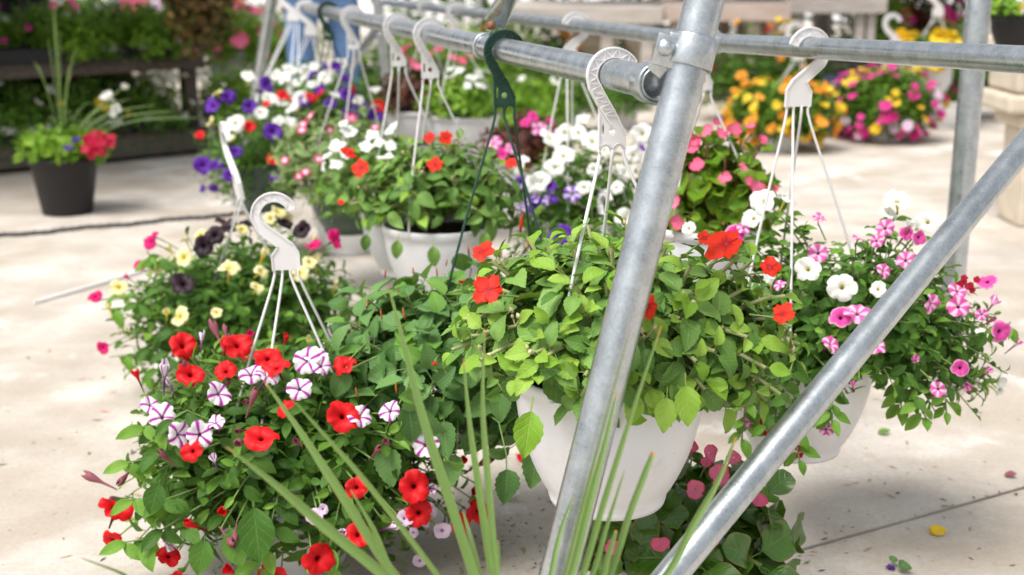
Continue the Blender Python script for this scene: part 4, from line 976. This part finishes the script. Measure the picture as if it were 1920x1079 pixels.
def litter(name, label, cat, px, py, mats, n, s, key=None, leafkey=None, tall=.35):
    g = G(px, py); root = thing(name, g, label, cat)
    if key:
        for i in range(n): inst('petal', random.choice(FG[key]), root, face(g + V((rnd(-s, s) * .6, rnd(-s, s) * .6, s * tall)), V((rnd(-.5, .5), rnd(-.6, .2), 1)), s * rnd(.6, .9)))
    if leafkey:
        for i in range(3): a = rnd(0, 6.28); inst('leaf', KD[leafkey].me[0][i], root, orient(g + V((0, 0, .012)), V((math.cos(a), math.sin(a), .1)), V((rnd(-.4, .4), -.4, 1)), s * 1.6))
    return root
petal = leaf_geo(ovate(.42, .8, .7), 6, 2, fold=.3, droop=-.5, pet=0, seed=3)
def one_petal(label, px, py, mat, s, name='fallen_petal', cat='petal', rot=0.):
    me = geo_mesh(name, petal, mat); o = bpy.data.objects.new(name, me); link(o, None, orient(G(px, py) + V((0, 0, .004)), V((math.cos(rot), math.sin(rot), .05)), V((.1, -.25, 1)), s)); return tag(o, label, cat)
one_petal('single yellow petal lying on the concrete right of the joint', 1742, 1004, FM['ylw'], .034, rot=.2)
one_petal('curled white petal on the concrete below the nearest pot', 1030, 935, FM['white'], .024, rot=.4)
one_petal('grey-green dead leaf on the concrete behind the brace', 1645, 815, LM['vin'], .030, 'fallen_leaf', 'leaf', .1)
one_petal('rust pink petal bit near the right edge of the concrete', 1882, 893, FM['wilt'], .026, rot=-.5)
litter('fallen_blossom', 'pale cream blossom fallen on the concrete beside the nearest pot', 'blossom', 962, 934, None, 2, .015, 'white', tall=.9)
litter('fallen_blossom', 'crumpled orange-red petals on the joint beside the begonia pot', 'blossom', 1418, 1058, None, 4, .017, 'impr')
litter('fallen_blossom', 'crushed red petals on the concrete left of the nearest pot', 'blossom', 990, 862, None, 4, .02, 'redp')
litter('fallen_cutting', 'green leaf cutting with a violet bloom fallen at the bottom right', 'cutting', 1675, 1072, None, 1, .014, 'pur', 'che')
# white plastic strip lying on the concrete
a, b_ = G(75, 568), G(290, 506); d = (b_ - a).normalized(); y = V((-d.y, d.x, 0))
mb = MB(); L = (b_ - a).length; mb.box((a + b_) / 2 + V((0, 0, .006)), (L, .012, .009), M((d, y, V((0, 0, 1)))).transposed()); mb.box(a + V((0, 0, .006)) - d * .012, (.022, .007, .007), M((d, y, V((0, 0, 1)))).transposed())
tag(mb.build('plastic_strip', WHANG, bevel=.002), 'thin white plastic strip lying on the concrete at left', 'strip')
# dark chain across the concrete
a, b_ = G(-60, 452), G(470, 402); n = 62; d = (b_ - a) / n; ch = thing('chain', a, 'dark metal chain lying across the concrete behind the petunias', 'chain')
dk = plain('dark_chain_metal', (.06, .06, .065), .55, .6, .3, 60.)
ring = MB(); Rl = d.length * .60; nn = 14
pts = [V((Rl * 1.05 * math.cos(2 * math.pi * i / nn), Rl * .62 * math.sin(2 * math.pi * i / nn), 0)) for i in range(nn)]
ring.tube(pts + [pts[0], pts[1]], .0042, 6, False); rme = ring.mesh('link', dk)
x = d.normalized(); y = V((-x.y, x.x, 0)); zz = V((0, 0, 1))
for i in range(n):
    p = a + d * (i + .5) + y * (.012 * math.sin(i * .33) + .006 * math.sin(i * 1.1)) + zz * .008; t = R_(38 if i % 2 else -38)
    y2 = y * math.cos(t) + zz * math.sin(t); z2 = x.cross(y2)
    inst('link', rme, ch, M(((x.x, y2.x, z2.x, p.x), (x.y, y2.y, z2.y, p.y), (x.z, y2.z, z2.z, p.z), (0, 0, 0, 1)))).scale = (1, 1, 1)

# ================================================================== black pot with mixed planting, left
g = G(112, 408); g = V((g.x, g.y + .1, 0))
bp = thing('planter', g, 'black nursery pot of mixed plants with grassy spikes and red flowers at left', 'planter')
pot(bp, g, .138, .235, BPOT, 1)
c = g + V((0, 0, .26)); r = (.20, .17, .10); grow(bp, 'lim', c, r, tips=50, per=7, L=(.04, .065), nind=120, fill=260, emin=-25, span=(.4, 1.))
for i in range(13):
    a = rnd(0, 6.28); s = rnd(.05, .28) if i > 5 else .08; top = c + V((math.cos(a) * s, math.sin(a) * s * .6, rnd(.3, .62) if i < 9 else rnd(.1, .22)))
    blade(bp, [c, c.lerp(top, .4) + V((0, 0, .06)), c.lerp(top, .75) + V((0, 0, .05)), top], .0040)
for i in range(4):
    a = c + V((.1, 0, .02)); top = P(200 + 90 * (i + 1) / 2, 185 + 12 * i, (5.2)); blade(bp, [c, c.lerp(top, .5) + V((0, 0, .05)), top], .006)
flowers_px(bp, 'crim', [(165, 265), (175, 255), (185, 270), (178, 280), (195, 262), (170, 290), (200, 270), (160, 280), (188, 255), (205, 262), (175, 270), (190, 285)], c + V((.10, 0, 0)), (.13, .12, .10), (.026, .034))
flowers_px(bp, 'white', [(192, 186), (205, 190), (212, 205), (207, 212), (230, 165), (198, 180)], c + V((.14, 0, .16)), (.07, .06, .07), (.024, .03))
flowers_px(bp, 'pur', [(128, 278), (140, 265)], c, r, (.024, .028))
for px, py in ((200, 190), (212, 208), (230, 165)): MB().tube([c, c.lerp(P(px, py, 5.25), .6) + V((0, 0, .02)), P(px, py, 5.25)], .003, 5).build('stem', STEM, bp)

# ================================================================== plant bench, left
A, B = V((-3.35, 5.35, 0)), V((-1.62, 6.85, 0)); bx_ = (B - A).normalized(); by = V((-bx_.y, bx_.x, 0)); BLN = (B - A).length; DP = .95
RB = M((bx_, by, V((0, 0, 1)))).transposed()
WG = wood('grey_bench_wood', (.045, .034, .026), (.11, .085, .065)); WGR = wood('flaking_green_wood', (.035, .065, .045), (.14, .10, .07))
bn = thing('plant_bench', (A + B) / 2 + by * DP / 2, 'low two tier wooden plant bench with a flaking green front board, at left', 'bench')
def BP(u, v, h): return A + bx_ * u + by * v + V((0, 0, h))
MB().box(BP(BLN / 2, .02, .075), (BLN, .04, .10), RB).build('front_board', WGR, bn, False, .003)
for k in range(7): MB().box(BP(BLN / 2, .07 + .14 * k, .132), (BLN, .115, .02), RB).build('shelf_board', WG, bn, False, .002)
MB().box(BP(BLN / 2, .02, .475), (BLN, .04, .045), RB).build('front_board', WG, bn, False, .003)
for k in range(6): MB().box(BP(BLN / 2, .07 + .14 * k, .505), (BLN, .115, .02), RB).build('shelf_board', WG, bn, False, .002)
for k in range(6): MB().box(BP(BLN / 2, DP + .045, .07 + .085 * k), (BLN, .02, .082), RB).build('added_back_board', WG, bn, False, .002)  # boards added to close the bright gaps and keep the shelves dark
for u in (.05, BLN / 2, BLN - .05):
    for v in (.06, DP - .06): MB().box(BP(u, v + .05, .25), (.07, .07, .498), RB).build('leg', WG, bn, False, .003)
    MB().box(BP(u, DP * .55, .012), (.09, .8, .022), RB).build('skid', WG, bn, False, .003)
TRAY = plastic('black_tray_plastic', (.007, .007, .009), .5, .15, (.03, .03, .03)); LAB = plain('white_plant_label', (.75, .75, .74), .6, var=.06)
ymix = [('lim', None), ('cal', None), ('cal', 'white'), ('lim', 'hot'), ('lim', None), ('cal', 'ylw'), ('lim', None), ('lim', None), ('cal', None)]
words = {None: 'leafy green seedlings', 'white': 'white flowered seedlings', 'hot': 'hot pink seedlings', 'ylw': 'yellow flowered seedlings', 'lil': 'lilac seedlings', 'mag': 'magenta seedlings'}
def tray(u, v, h, w, ph, kind, fl, tier, idx, tilt=0., plants=True):
    p = BP(u, v, h); place = ['leftmost', 'second from left', 'third from left', 'fourth from left', 'fifth from left', 'sixth from left', 'seventh from left'][idx]
    t = thing('seedling_tray', p, 'tray of %s, %s, %s' % (words[fl], place, tier), 'tray', 'seedling trays on the bench')
    d = .26; rt = RB @ M.Rotation(tilt, 3, 'Y')
    mb = MB()
    for (cx, cy, sx, sy) in ((0, -d / 2, w, .012), (0, d / 2, w, .012), (-w / 2, 0, .012, d - .014), (w / 2, 0, .012, d - .014)): mb.box(p + rt @ V((cx, cy, .035)), (sx, sy, .07), rt)
    mb.box(p + rt @ V((0, 0, .006)), (w - .014, d - .014, .008), rt); mb.box(p + rt @ V((0, 0, .05)), (w - .014, d - .014, .02), rt)
    mb.build('tray', TRAY, t, False, .002)
    if plants and v < .3:
        MB().box(p + rt @ V((-.01, -d / 2 - .010, .062)), (w * .72, .005, .034), rt).build('label_strip', LAB, t, False)
    if plants:
        c = p + V((0, -.05 if v < .3 else 0, .06)); r = (w * .66, .22, ph)
        grow(t, kind, c, r, tips=60, per=7, L=(.035, .06), nind=0, fill=1000, emin=-20, span=(.3, 1.), soilR=.14, upb=.9)
        if fl: flowers_rand(t, fl, 9, c, r, (.024, .032), emin=10)
W = BLN / 6.2
for row, v in enumerate((.16, .46, .76)):
    for i in range(6):
        k = random.randrange(len(ymix)); kd, fl = ymix[k]
        tier = ('front row of lower shelf', 'middle row of lower shelf', 'back row of lower shelf')[row]
        tray(W * (i + .6), v, .145, W * .93, rnd(.24, .31), kd, fl, tier, i)
        kd, fl = ymix[(k + 4) % len(ymix)]
        tier = ('front row of upper shelf', 'middle row of upper shelf', 'back row of upper shelf')[row]
        tray(W * (i + .6), v, .517 if row else .517, W * .93, rnd(.20, .25), kd, fl if i != 2 else None, tier, i, plants=not (i == 3 and row == 0))
# bronze trailing plant hung at the bench end
pc = P(368, -70, 6.3); bz = basket('bronze and olive trailing foliage plant hung at the right end of the bench', pc, .15, .18, BPOT)
MB().tube([pc + V((0, 0, .42)), pc + V((0, 0, .3))], .003, 6).build('hook', WHANG, bz)
for a in (0, 2.1, 4.2): MB().tube([pc + V((0, 0, .3)), pc + V((.148 * math.cos(a), .148 * math.sin(a), 0))], .002, 5).build('strand', WHANG, bz)
MB().tube([pc + V((0, 0, .42)), pc + V((0, .0, .42)) + by * .35 , BP(BLN - .05, DP - .01, 1.55)], .012, 8).build('hook_arm', STEEL, bn)
MB().tube([BP(BLN - .05, DP - .01, .0), BP(BLN - .05, DP - .01, 1.58)], .018, 8).build('corner_post', STEEL, bn)
grow(bz, 'brz', pc + V((0, 0, -.10)), (.165, .16, .40), tips=110, per=5, L=(.05, .075), span=(.6, 1.), emin=-80, nind=200, fill=350, soilR=.12, upb=.0, drop=.04)
flowers_rand(bz, 'bpk', 6, pc + V((0, 0, -.1)), (.17, .16, .2), (.02, .03), emin=0)

# unseen shade cloth roofs, added to darken the bench and the far tables
CLOTH = plain('black_shade_cloth', (.02, .02, .02), .9, var=.2)
def added_canopy(label, x0, x1, y0, y1, h):
    t = thing('added_shade_canopy', ((x0 + x1) / 2, (y0 + y1) / 2, 0), label, 'added_canopy')
    mb = MB(); n = 10; vs = []
    for i in range(n + 1):
        for j in range(n + 1): vs.append((x0 + (x1 - x0) * i / n, y0 + (y1 - y0) * j / n, h - .12 * math.sin(math.pi * i / n) * math.sin(math.pi * j / n)))
    mb.add(vs, [(i * (n + 1) + j, i * (n + 1) + j + 1, (i + 1) * (n + 1) + j + 1, (i + 1) * (n + 1) + j) for i in range(n) for j in range(n)]); mb.build('shade_cloth', CLOTH, t)
    for x in (x0, x1):
        for y in (y1,): MB().tube([(x, y, 0), (x, y, h)], .03, 10).build('post', STEEL, t)
    for y in (y0, y1): MB().tube([(x0, y, h + .03), (x1, y, h + .03)], .025, 10).build('beam', STEEL, t)
added_canopy('unseen black cloth roof added to shade the plant bench', -5.6, -1.9, 4.9, 8.3, 1.9)
added_canopy('unseen black cloth roof added to shade the far tables', -.3, 5.2, 8.9, 13.5, 2.1)

# ================================================================== far benches and tables
PALE = wood('weathered_pale_wood', (.42, .37, .33), (.60, .55, .51), (3, 30, 30)); PINK = wood('pinkish_pale_wood', (.46, .36, .30), (.62, .51, .45), (3, 30, 30))
STONE = plain('cream_cast_stone', (.56, .49, .39), .85, var=.12, scale=9., bump=.004)
def table(label, x0, x1, y0, dep, h, mat, legs=True, th=.12):
    t = thing('display_table', ((x0 + x1) / 2, y0 + dep / 2, 0), label, 'table')
    cx = (x0 + x1) / 2; w = x1 - x0
    MB().box((cx, y0 + .02, h - th / 2), (w, .04, th)).build('front_board', mat, t, False, .004)
    MB().box((x0 + .02, y0 + dep / 2 + .02, h - th / 2 - .003), (.04, dep - .045, th - .006)).build('side_board', mat, t, False, .004)
    MB().box((x1 - .02, y0 + dep / 2 + .02, h - th / 2 - .003), (.04, dep - .045, th - .006)).build('side_board', mat, t, False, .004)
    k = int(dep / .16)
    for i in range(k): MB().box((cx, y0 + .04 + dep * (i + .5) / k * .98, h - .014), (w - .085, dep / k * .9, .022)).build('top_board', mat, t, False, .002)
    for x in (x0 + .10, cx + .2, x1 - .1):
        for y in (y0 + .10, y0 + dep - .12): MB().box((x, y, (h - th) / 2 + .02), (.085, .085, h - th + .04)).build('leg', mat, t, False, .004)
    return t
ya = 9.1
xa = lambda px, y=ya: (px - 960) / FPX * y * 1.02
table('weathered pale timber table in the background, left of the joint between tables', xa(930), xa(1232), ya, 1.5, .695, PALE)
table('pinkish timber table in the background, right of the joint between tables', xa(1238), xa(1468), ya + .1, 1.5, .71, PINK)
table('pale timber table at the back above the orange basket, rightmost of the row', xa(1474), xa(1660), ya + .35, 1.5, .755, PALE)
def pedestal(label, x, y, h, w):
    pr = [(.5, 0), (.5, .10), (.42, .13), (.40, .2), (.33, .26), (.30, .5), (.33, .72), (.42, .80), (.5, .84), (.5, .97), (.49, 1.), (.001, 1.)]
    mb = MB()
    for (r0, z0), (r1, z1) in zip(pr[:-1], pr[1:]):
        q = [(sx * r * w, sy * r * w, z * h) for r, z in ((r0, z0), (r1, z1)) for sx, sy in ((-1, -1), (1, -1), (1, 1), (-1, 1))]
        mb.add([(x + a, y + b, c) for a, b, c in q], [(i, (i + 1) % 4, 4 + (i + 1) % 4, 4 + i) for i in range(4)])
    return tag(mb.build('stone_pedestal', STONE, smooth=False, bevel=.008), label, 'pedestal')
for i, (px, w, nm) in enumerate(((1118, .32, 'left'), (1212, .30, 'middle'), (1296, .3, 'right'))):
    pedestal('cream cast stone pedestal under the far tables, %s of three' % nm, xa(px), ya + .45, .50, w)
# cream moulded pedestal bench at the right edge
g = G(1885, 432); rb = thing('stone_bench', (g.x + .35, g.y + .3, 0), 'cream stone bench on moulded blocks at the right edge', 'bench')
x0, y0 = g.x + .035, g.y
MB().box((x0 + .42, y0 + .16, .19), (.78, .24, .378)).build('lower_block', STONE, rb, False, .012)
hh = .38
for k, (ex, th) in enumerate(((.02, .06), (.08, .075), (.05, .12), (.07, .09), (.04, .06))):
    MB().box((x0 + .42, y0 + .16, hh + th / 2), (.82 + ex * 2, .26 + ex, th - .004)).build('moulding', STONE, rb, False, .016); hh += th
SH = hh
MB().box((x0 + .66, y0 + .22, SH + .025), (1.35, .50, .048)).build('top_slab', PALE, rb, False, .006)
for i, (dx, lab) in enumerate(((.02, 'black seedling tray at the left end of the stone bench'), (.40, 'black seedling tray further along the stone bench, beside the hanging pot'))):
    t = thing('seedling_tray', (x0 + dx + .1, y0 + .2, SH + .05), lab, 'tray', 'trays on the stone bench')
    MB().box((x0 + dx + .1, y0 + .2, SH + .05 + .055), (.34, .3, .10)).build('tray', TRAY, t, False, .01)
    c = V((x0 + dx + .1, y0 + .2, SH + .15)); grow(t, 'lim', c, (.18, .2, .12), tips=30, per=6, L=(.03, .05), nind=0, fill=200, emin=0)
hp = P(1905, 30, 3.9); t = basket('small black pot with a white plant tag at the upper right corner', hp, .075, .11, BPOT)
grow(t, 'lim', hp + V((0, 0, .0)), (.12, .12, .10), tips=20, per=6, L=(.03, .05), nind=0, fill=80, emin=0)
for a in (0.5, 2.6, 4.7): MB().tube([hp + V((.07 * math.cos(a), .07 * math.sin(a), 0)), hp + V((0, 0, .35))], .0018, 5).build('strand', GHANG, t)
MB().tube([hp + V((0, 0, .35)), hp + V((0, 0, .6))], .003, 6).build('hook', GHANG, t)
MB().box(hp + V((-.02, -.078, .045)), (.03, .002, .07)).build('plant_tag', LAB, t, False)
MB().box(hp + V((-.02, -.0795, .03)), (.022, .001, .02)).build('tag_print', plain('yellow_print', (.7, .5, .1), .6), t, False)

# ================================================================== background plants
def clump(label, x, y, z0, r, kind, fl=(), name='potted_plant', cat='plant', potm=None, potR=.13, potH=.2, L=(.04, .07), fill=700, size=(.03, .04), group=None, emin=-20, tips=60):
    root = thing(name, (x, y, z0), label, cat, group); h = 0
    if potm: pot(root, V((x, y, z0)), potR, potH, potm, 1, 24); h = potH
    c = V((x, y, z0 + h)); grow(root, kind, c, r, tips=tips, per=7, L=L, nind=0, fill=fill, emin=emin, span=(.3, 1.), soilR=potR * .8, upb=.7)
    for k, n in fl: flowers_rand(root, k, n, c, r, size, emin=max(emin, 0))
    return root
GP = 'potted plants in the background'
def at(px, y): return (px - 960) / FPX * y * 1.02
def bgp(label, px, y, *a, **k): return clump(label, at(px, y), y, *a, **k)
bgp('bright pink flowering plant behind the left post', 455, 8.2, .25, (.30, .3, .34), 'lim', [('bpk', 26)], potm=GREYPOT, size=(.05, .07), group=GP)
bgp('white and orange flowering plant right of the bronze foliage', 428, 9.4, .35, (.32, .3, .40), 'lim', [('ora', 12), ('white', 16), ('bpk', 8)], potm=GREYPOT, size=(.05, .07), group=GP)
bgp('pale leafy plant with pink flowers behind the left hooks', 520, 9.0, .15, (.34, .3, .42), 'lim', [('bpk', 18), ('impw', 14)], potm=GREYPOT, size=(.05, .07), group=GP)
bgp('lush green plant on the ground between bench and left post', 448, 7.2, .0, (.24, .24, .26), 'lim', [], potm=BPOT, group=GP)
bgp('bushy dark green plant with tiny pink flowers beside the jeans', 560, 10.5, .1, (.5, .3, .6), 'cal', [('bpk', 20)], potm=BPOT, size=(.04, .06), group=GP)
for i, (px, y, kd, fl, lab) in enumerate(((745, 7.6, 'drk', [], 'dark leafy plant beyond the far right leg of the rails'), (800, 8.6, 'lim', [('ylw', 6)], 'lime green bush behind the far back rail hooks'), (880, 8.3, 'lim', [], 'big bright green bush behind the tie strut'), (950, 9.0, 'cal', [('ora', 4)], 'green bush left of the far tables'),
        (835, 6.6, 'cal', [], 'mid green plant in a black pot below the back rail'))):
    bgp(lab, px, y, .0, (.42, .35, .38), kd, fl, potm=BPOT, potR=.17, potH=.26, L=(.05, .08), fill=900, group=GP, size=(.04, .05))
for i, (px, y, kd, fl, lab) in enumerate(((1000, 7.3, 'lim', [('white', 6)], 'leafy plant in a grey pot on the ground below the front rail'), (1065, 7.7, 'cal', [], 'leafy plant in a grey pot left of the first pedestal'), (1160, 7.9, 'cal', [('hot', 5)], 'plant with a few pink flowers before the pedestals'),
        (975, 6.3, 'lim', [], 'small bright plant in a grey pot right of the green hanger'))):
    bgp(lab, px, y, .0, (.24, .22, .22), kd, fl, potm=GREYPOT, potR=.12, potH=.17, group=GP, size=(.028, .034))
bgp('dark green shrub with orange and red flowers under the right table', 1395, 8.3, .02, (.40, .35, .42), 'drk', [('ora', 22), ('redp', 8), ('ylw', 4)], potm=BPOT, size=(.035, .045), group=GP, L=(.05, .08))
bgp('leafy plant with red flowers behind the pale hook', 1480, 8.6, .02, (.30, .3, .42), 'drk', [('redp', 8), ('lim' and 'ylw', 4)], potm=BPOT, size=(.05, .06), group=GP)
bgp('purple and magenta flowering shrub behind the yellow basket', 1690, 11.3, .2, (.42, .4, .55), 'red', [('hot', 24), ('pur', 8), ('lil', 8), ('crim', 10)], potm=BPOT, size=(.06, .08), group=GP, L=(.06, .1))
bgp('lime leafed shrub left of the magenta shrub', 1618, 10.2, .3, (.3, .3, .45), 'lim', [], potm=BPOT, group=GP)
bgp('dark leafy shrub between the stone bench and the post', 1800, 8.4, .1, (.4, .4, .5), 'drk', [('hot', 8)], potm=BPOT, group=GP, size=(.04, .05))
bgp('orange flowered plant under the left far table', 1030, 9.4, .05, (.3, .3, .32), 'drk', [('ora', 10)], potm=BPOT, group=GP, size=(.05, .06))
for i, (px, kd, fl, nm) in enumerate(((60, 'drk', [('hot', 14)], 'pink'), (185, 'cal', [('bpk', 26), ('white', 20)], 'pink and white'), (300, 'cal', [('white', 22), ('lil', 10)], 'white and lilac'), (395, 'lim', [('ora', 8), ('bpk', 14)], 'coral'))):
    bgp('far display plant of %s flowers behind the left bench' % nm, px, 10.5 + .5 * i, .3, (.5, .4, .55), kd, fl, potm=GREYPOT, size=(.06, .09), group=GP, L=(.06, .1))
hd = thing('shade_hedge', (3.6, 12.6, 0), 'dark foliage added behind the far tables in place of shade', 'shade_hedge')
its = []  # leaf mass added to darken the bright gaps below the far tables
for i in range(9000):
    p = V((rnd(-1.2, 9.), 12.6 + rnd(-.35, .35), rnd(.02, 1.15))); a = rnd(0, 6.28)
    its.append((random.choice(KD['drk'].lo), orient(p, V((math.cos(a), math.sin(a) - .4, rnd(-.6, .5))), V((rnd(-.5, .5), -.6, 1)), rnd(.07, .13)), 0 if random.random() < .85 else 1))
merged('foliage', its, KD['drk'].mats, hd)
for k in range(14): MB().tube([(-1. + .75 * k, 12.6, 0), (-1. + .75 * k + rnd(-.05, .05), 12.6, 1.0)], [.03, .012], 6).build('trunk', WG, hd)
# dark box added as the shade under the tables, and a blue crate
for px, y, w, lab, cl in ((1560, 8.9, .5, 'dark box added in place of the shade under the rightmost table', (.02, .02, .022)), (1590, 7.6, .34, 'dark blue crate behind the orange basket', (.018, .035, .075))):
    x = at(px, y); t = thing('crate', (x, y, 0), lab, 'crate'); mt = plastic('crate_plastic', cl, .45, .15)
    for (cx, cy, sx, sy) in ((0, -w * .4, w, .02), (0, w * .4, w, .02), (-w / 2, 0, .02, w * .78), (w / 2, 0, .02, w * .78)): MB().box((x + cx, y + cy, .17), (sx, sy, .34)).build('side', mt, t, False, .004)
    MB().box((x, y, .02), (w - .03, w * .78, .02)).build('bottom', mt, t, False)
# white sheeted greenhouse at the back of the yard
gh = thing('greenhouse', (0, 22, 0), 'long white sheeted greenhouse closing the back of the yard', 'greenhouse')
GW = plain('white_poly_sheet', (.80, .81, .82), .5, var=.05, scale=2.)
mb = MB(); n = 14; pr = [(-3 * math.cos(math.pi * i / n), 3.2 * math.sin(math.pi * i / n)) for i in range(n + 1)]
mb.add([(x, 25 + a, h) for x in (-22, 22) for a, h in pr], [(i, i + 1, n + 2 + i, n + 1 + i) for i in range(n)]); mb.build('sheet', GW, gh)
for k in range(12): MB().tube([(-22 + 4 * k, 25 + a * 1.01, h * 1.01) for a, h in pr], .03, 6).build('hoop', STEEL, gh)

# ================================================================== people
SKIN = plain('skin', (.55, .33, .24), .5, var=.06); JEANS = plain('blue_denim', (.10, .19, .36), .85, var=.35, scale=6.); BLACKC = plain('black_cloth', (.012, .012, .014), .8, var=.2)
HAIR = plain('brown_hair', (.06, .035, .02), .6); SHOE = plain('grey_shoe', (.3, .3, .3), .7); SHIRT = plain('grey_shirt', (.35, .36, .38), .85)
def person(label, x, y, rz, mats, arms, legs=.1, hgt=1.72):
    s = hgt / 1.72
    J = {'pel': (0, 0, .95), 'spi': (0, .01, 1.15), 'che': (0, 0, 1.35), 'nec': (0, 0, 1.49), 'he1': (0, -.01, 1.57), 'he2': (0, -.015, 1.66)}
    Rr = {'pel': (.15, .11), 'spi': (.135, .10), 'che': (.16, .11), 'nec': (.058, .06), 'he1': (.072, .088), 'he2': (.075, .09)}
    E = [('pel', 'spi'), ('spi', 'che'), ('che', 'nec'), ('nec', 'he1'), ('he1', 'he2')]
    for sd, t in ((-1, 'l'), (1, 'r')):
        for nm, q, rr in (('hip', (sd * legs, 0, .86), .095), ('kne', (sd * (legs + .02), -.02, .48), .066), ('ank', (sd * (legs + .03), .01, .09), .045), ('toe', (sd * (legs + .05), -.15, .035), .036)): J[nm + t] = q; Rr[nm + t] = (rr, rr)
        E += [('pel', 'hip' + t), ('hip' + t, 'kne' + t), ('kne' + t, 'ank' + t), ('ank' + t, 'toe' + t)]
        el, wr = arms[t]
        J['sho' + t] = (sd * .19, 0, 1.40); J['elb' + t] = el; J['wri' + t] = wr; d = (V(wr) - V(el)).normalized(); J['pal' + t] = tuple(V(wr) + d * .07)
        Rr['sho' + t] = (.062, .062); Rr['elb' + t] = (.044, .044); Rr['wri' + t] = (.027, .03); Rr['pal' + t] = (.018, .036)
        E += [('che', 'sho' + t), ('sho' + t, 'elb' + t), ('elb' + t, 'wri' + t), ('wri' + t, 'pal' + t)]
        for k in range(5):
            nm = 'f%d%s' % (k, t); off = V((0, (-.03 + .02 * k) if k < 4 else -.05, 0)); ln = (.07, .085, .08, .06, .045)[k]
            b0 = V(J['pal' + t]) + off * (1 if k < 4 else .6) - d * (.0 if k < 4 else .04); J[nm] = tuple(b0 + d * ln + off * .3); Rr[nm] = (.008, .008); E.append(('pal' + t, nm))
    ks = list(J); me = bpy.data.meshes.new('person'); me.from_pydata([V(J[k]) * s for k in ks], [(ks.index(a), ks.index(b)) for a, b in E], [])
    ob = bpy.data.objects.new('person_tmp', me); col.objects.link(ob); ob.modifiers.new('skin', 'SKIN'); ob.modifiers.new('sub', 'SUBSURF').levels = 2
    if not me.skin_vertices:
        bpy.context.view_layer.objects.active = ob; bpy.ops.mesh.customdata_skin_add()
    sv = me.skin_vertices[0].data
    for i, k in enumerate(ks): sv[i].radius = (Rr[k][0] * s, Rr[k][1] * s); sv[i].use_root = (k == 'pel')
    bpy.context.view_layer.update(); ev = ob.evaluated_get(bpy.context.evaluated_depsgraph_get()); m2 = bpy.data.meshes.new_from_object(ev); bpy.data.objects.remove(ob)
    for m in mats: m2.materials.append(m)
    for p in m2.polygons:
        z = p.center.z / s; x_ = abs(p.center.x / s); p.use_smooth = True; arm = x_ > .165 and z > .6 and (x_ > .21 or z > 1.0)
        wrz = min(arms['l'][1][2], arms['r'][1][2])
        p.material_index = 0 if z < .10 and not arm else 1 if z < 1.0 and not arm else 3 if z > 1.47 or (arm and z < 1.16) else 2
    root = thing('person', (x, y, 0), label, 'person')
    Wm = M.Translation((x, y, 0)) @ M.Rotation(rz, 4, 'Z'); o = bpy.data.objects.new('body', m2); link(o, root, Wm)
    hd = V(J['he2']) * s; mb = MB()
    mb.lathe([(.001, .115), (.05, .105), (.085, .06), (.097, 0), (.095, -.05), (.08, -.09), (.078, -.088)], Wm @ (hd + V((0, .022, .02))), 20); mb.build('hair', HAIR, root)
    f = MB(); Wr = Wm.to_3x3()
    for sd in (-1, 1): f.lathe([(.001, .006), (.008, .004), (.011, 0), (.001, -.004)], Wm @ (hd + V((sd * .03, -.088, -.03))), 8, mat=Wr @ M.Rotation(R_(90), 3, 'X'))
    f.build('eyes', BLACKC, root)
    nb = MB(); nb.tube([Wm @ (hd + V((0, -.09, -.03))), Wm @ (hd + V((0, -.112, -.065))), Wm @ (hd + V((0, -.088, -.075)))], [.006, .013, .006], 6)
    for sd in (-1, 1): nb.lathe([(.001, .008), (.018, .004), (.022, -.004), (.001, -.008)], Wm @ (hd + V((sd * .076, 0, -.05))), 8, mat=Wr @ M.Rotation(R_(90), 3, 'Y'))
    nb.build('nose_and_ears', mats[3], root)
    MB().box(Wm @ (hd + V((0, -.088, -.098))), (.045, .012, .008), Wr).build('mouth', plain('lips', (.42, .16, .14), .5), root, bevel=.003)
    return root
person('person in blue jeans standing behind the far end of the front rail', at(618, 6.3), 6.3, R_(25), [SHOE, JEANS, SHIRT, SKIN], {'l': ((-.27, .02, 1.14), (-.22, -.16, 1.02)), 'r': ((.27, .02, 1.14), (.22, -.16, 1.02))}, .10)
person('person in black clothes behind the plant bench, one hand lowered', at(108, 7.6) - .1, 7.6, R_(-10), [BLACKC, BLACKC, BLACKC, SKIN], {'l': ((-.25, .02, 1.13), (-.25, -.05, .90)), 'r': ((.25, .02, 1.14), (.18, -.18, 1.05))}, .09)
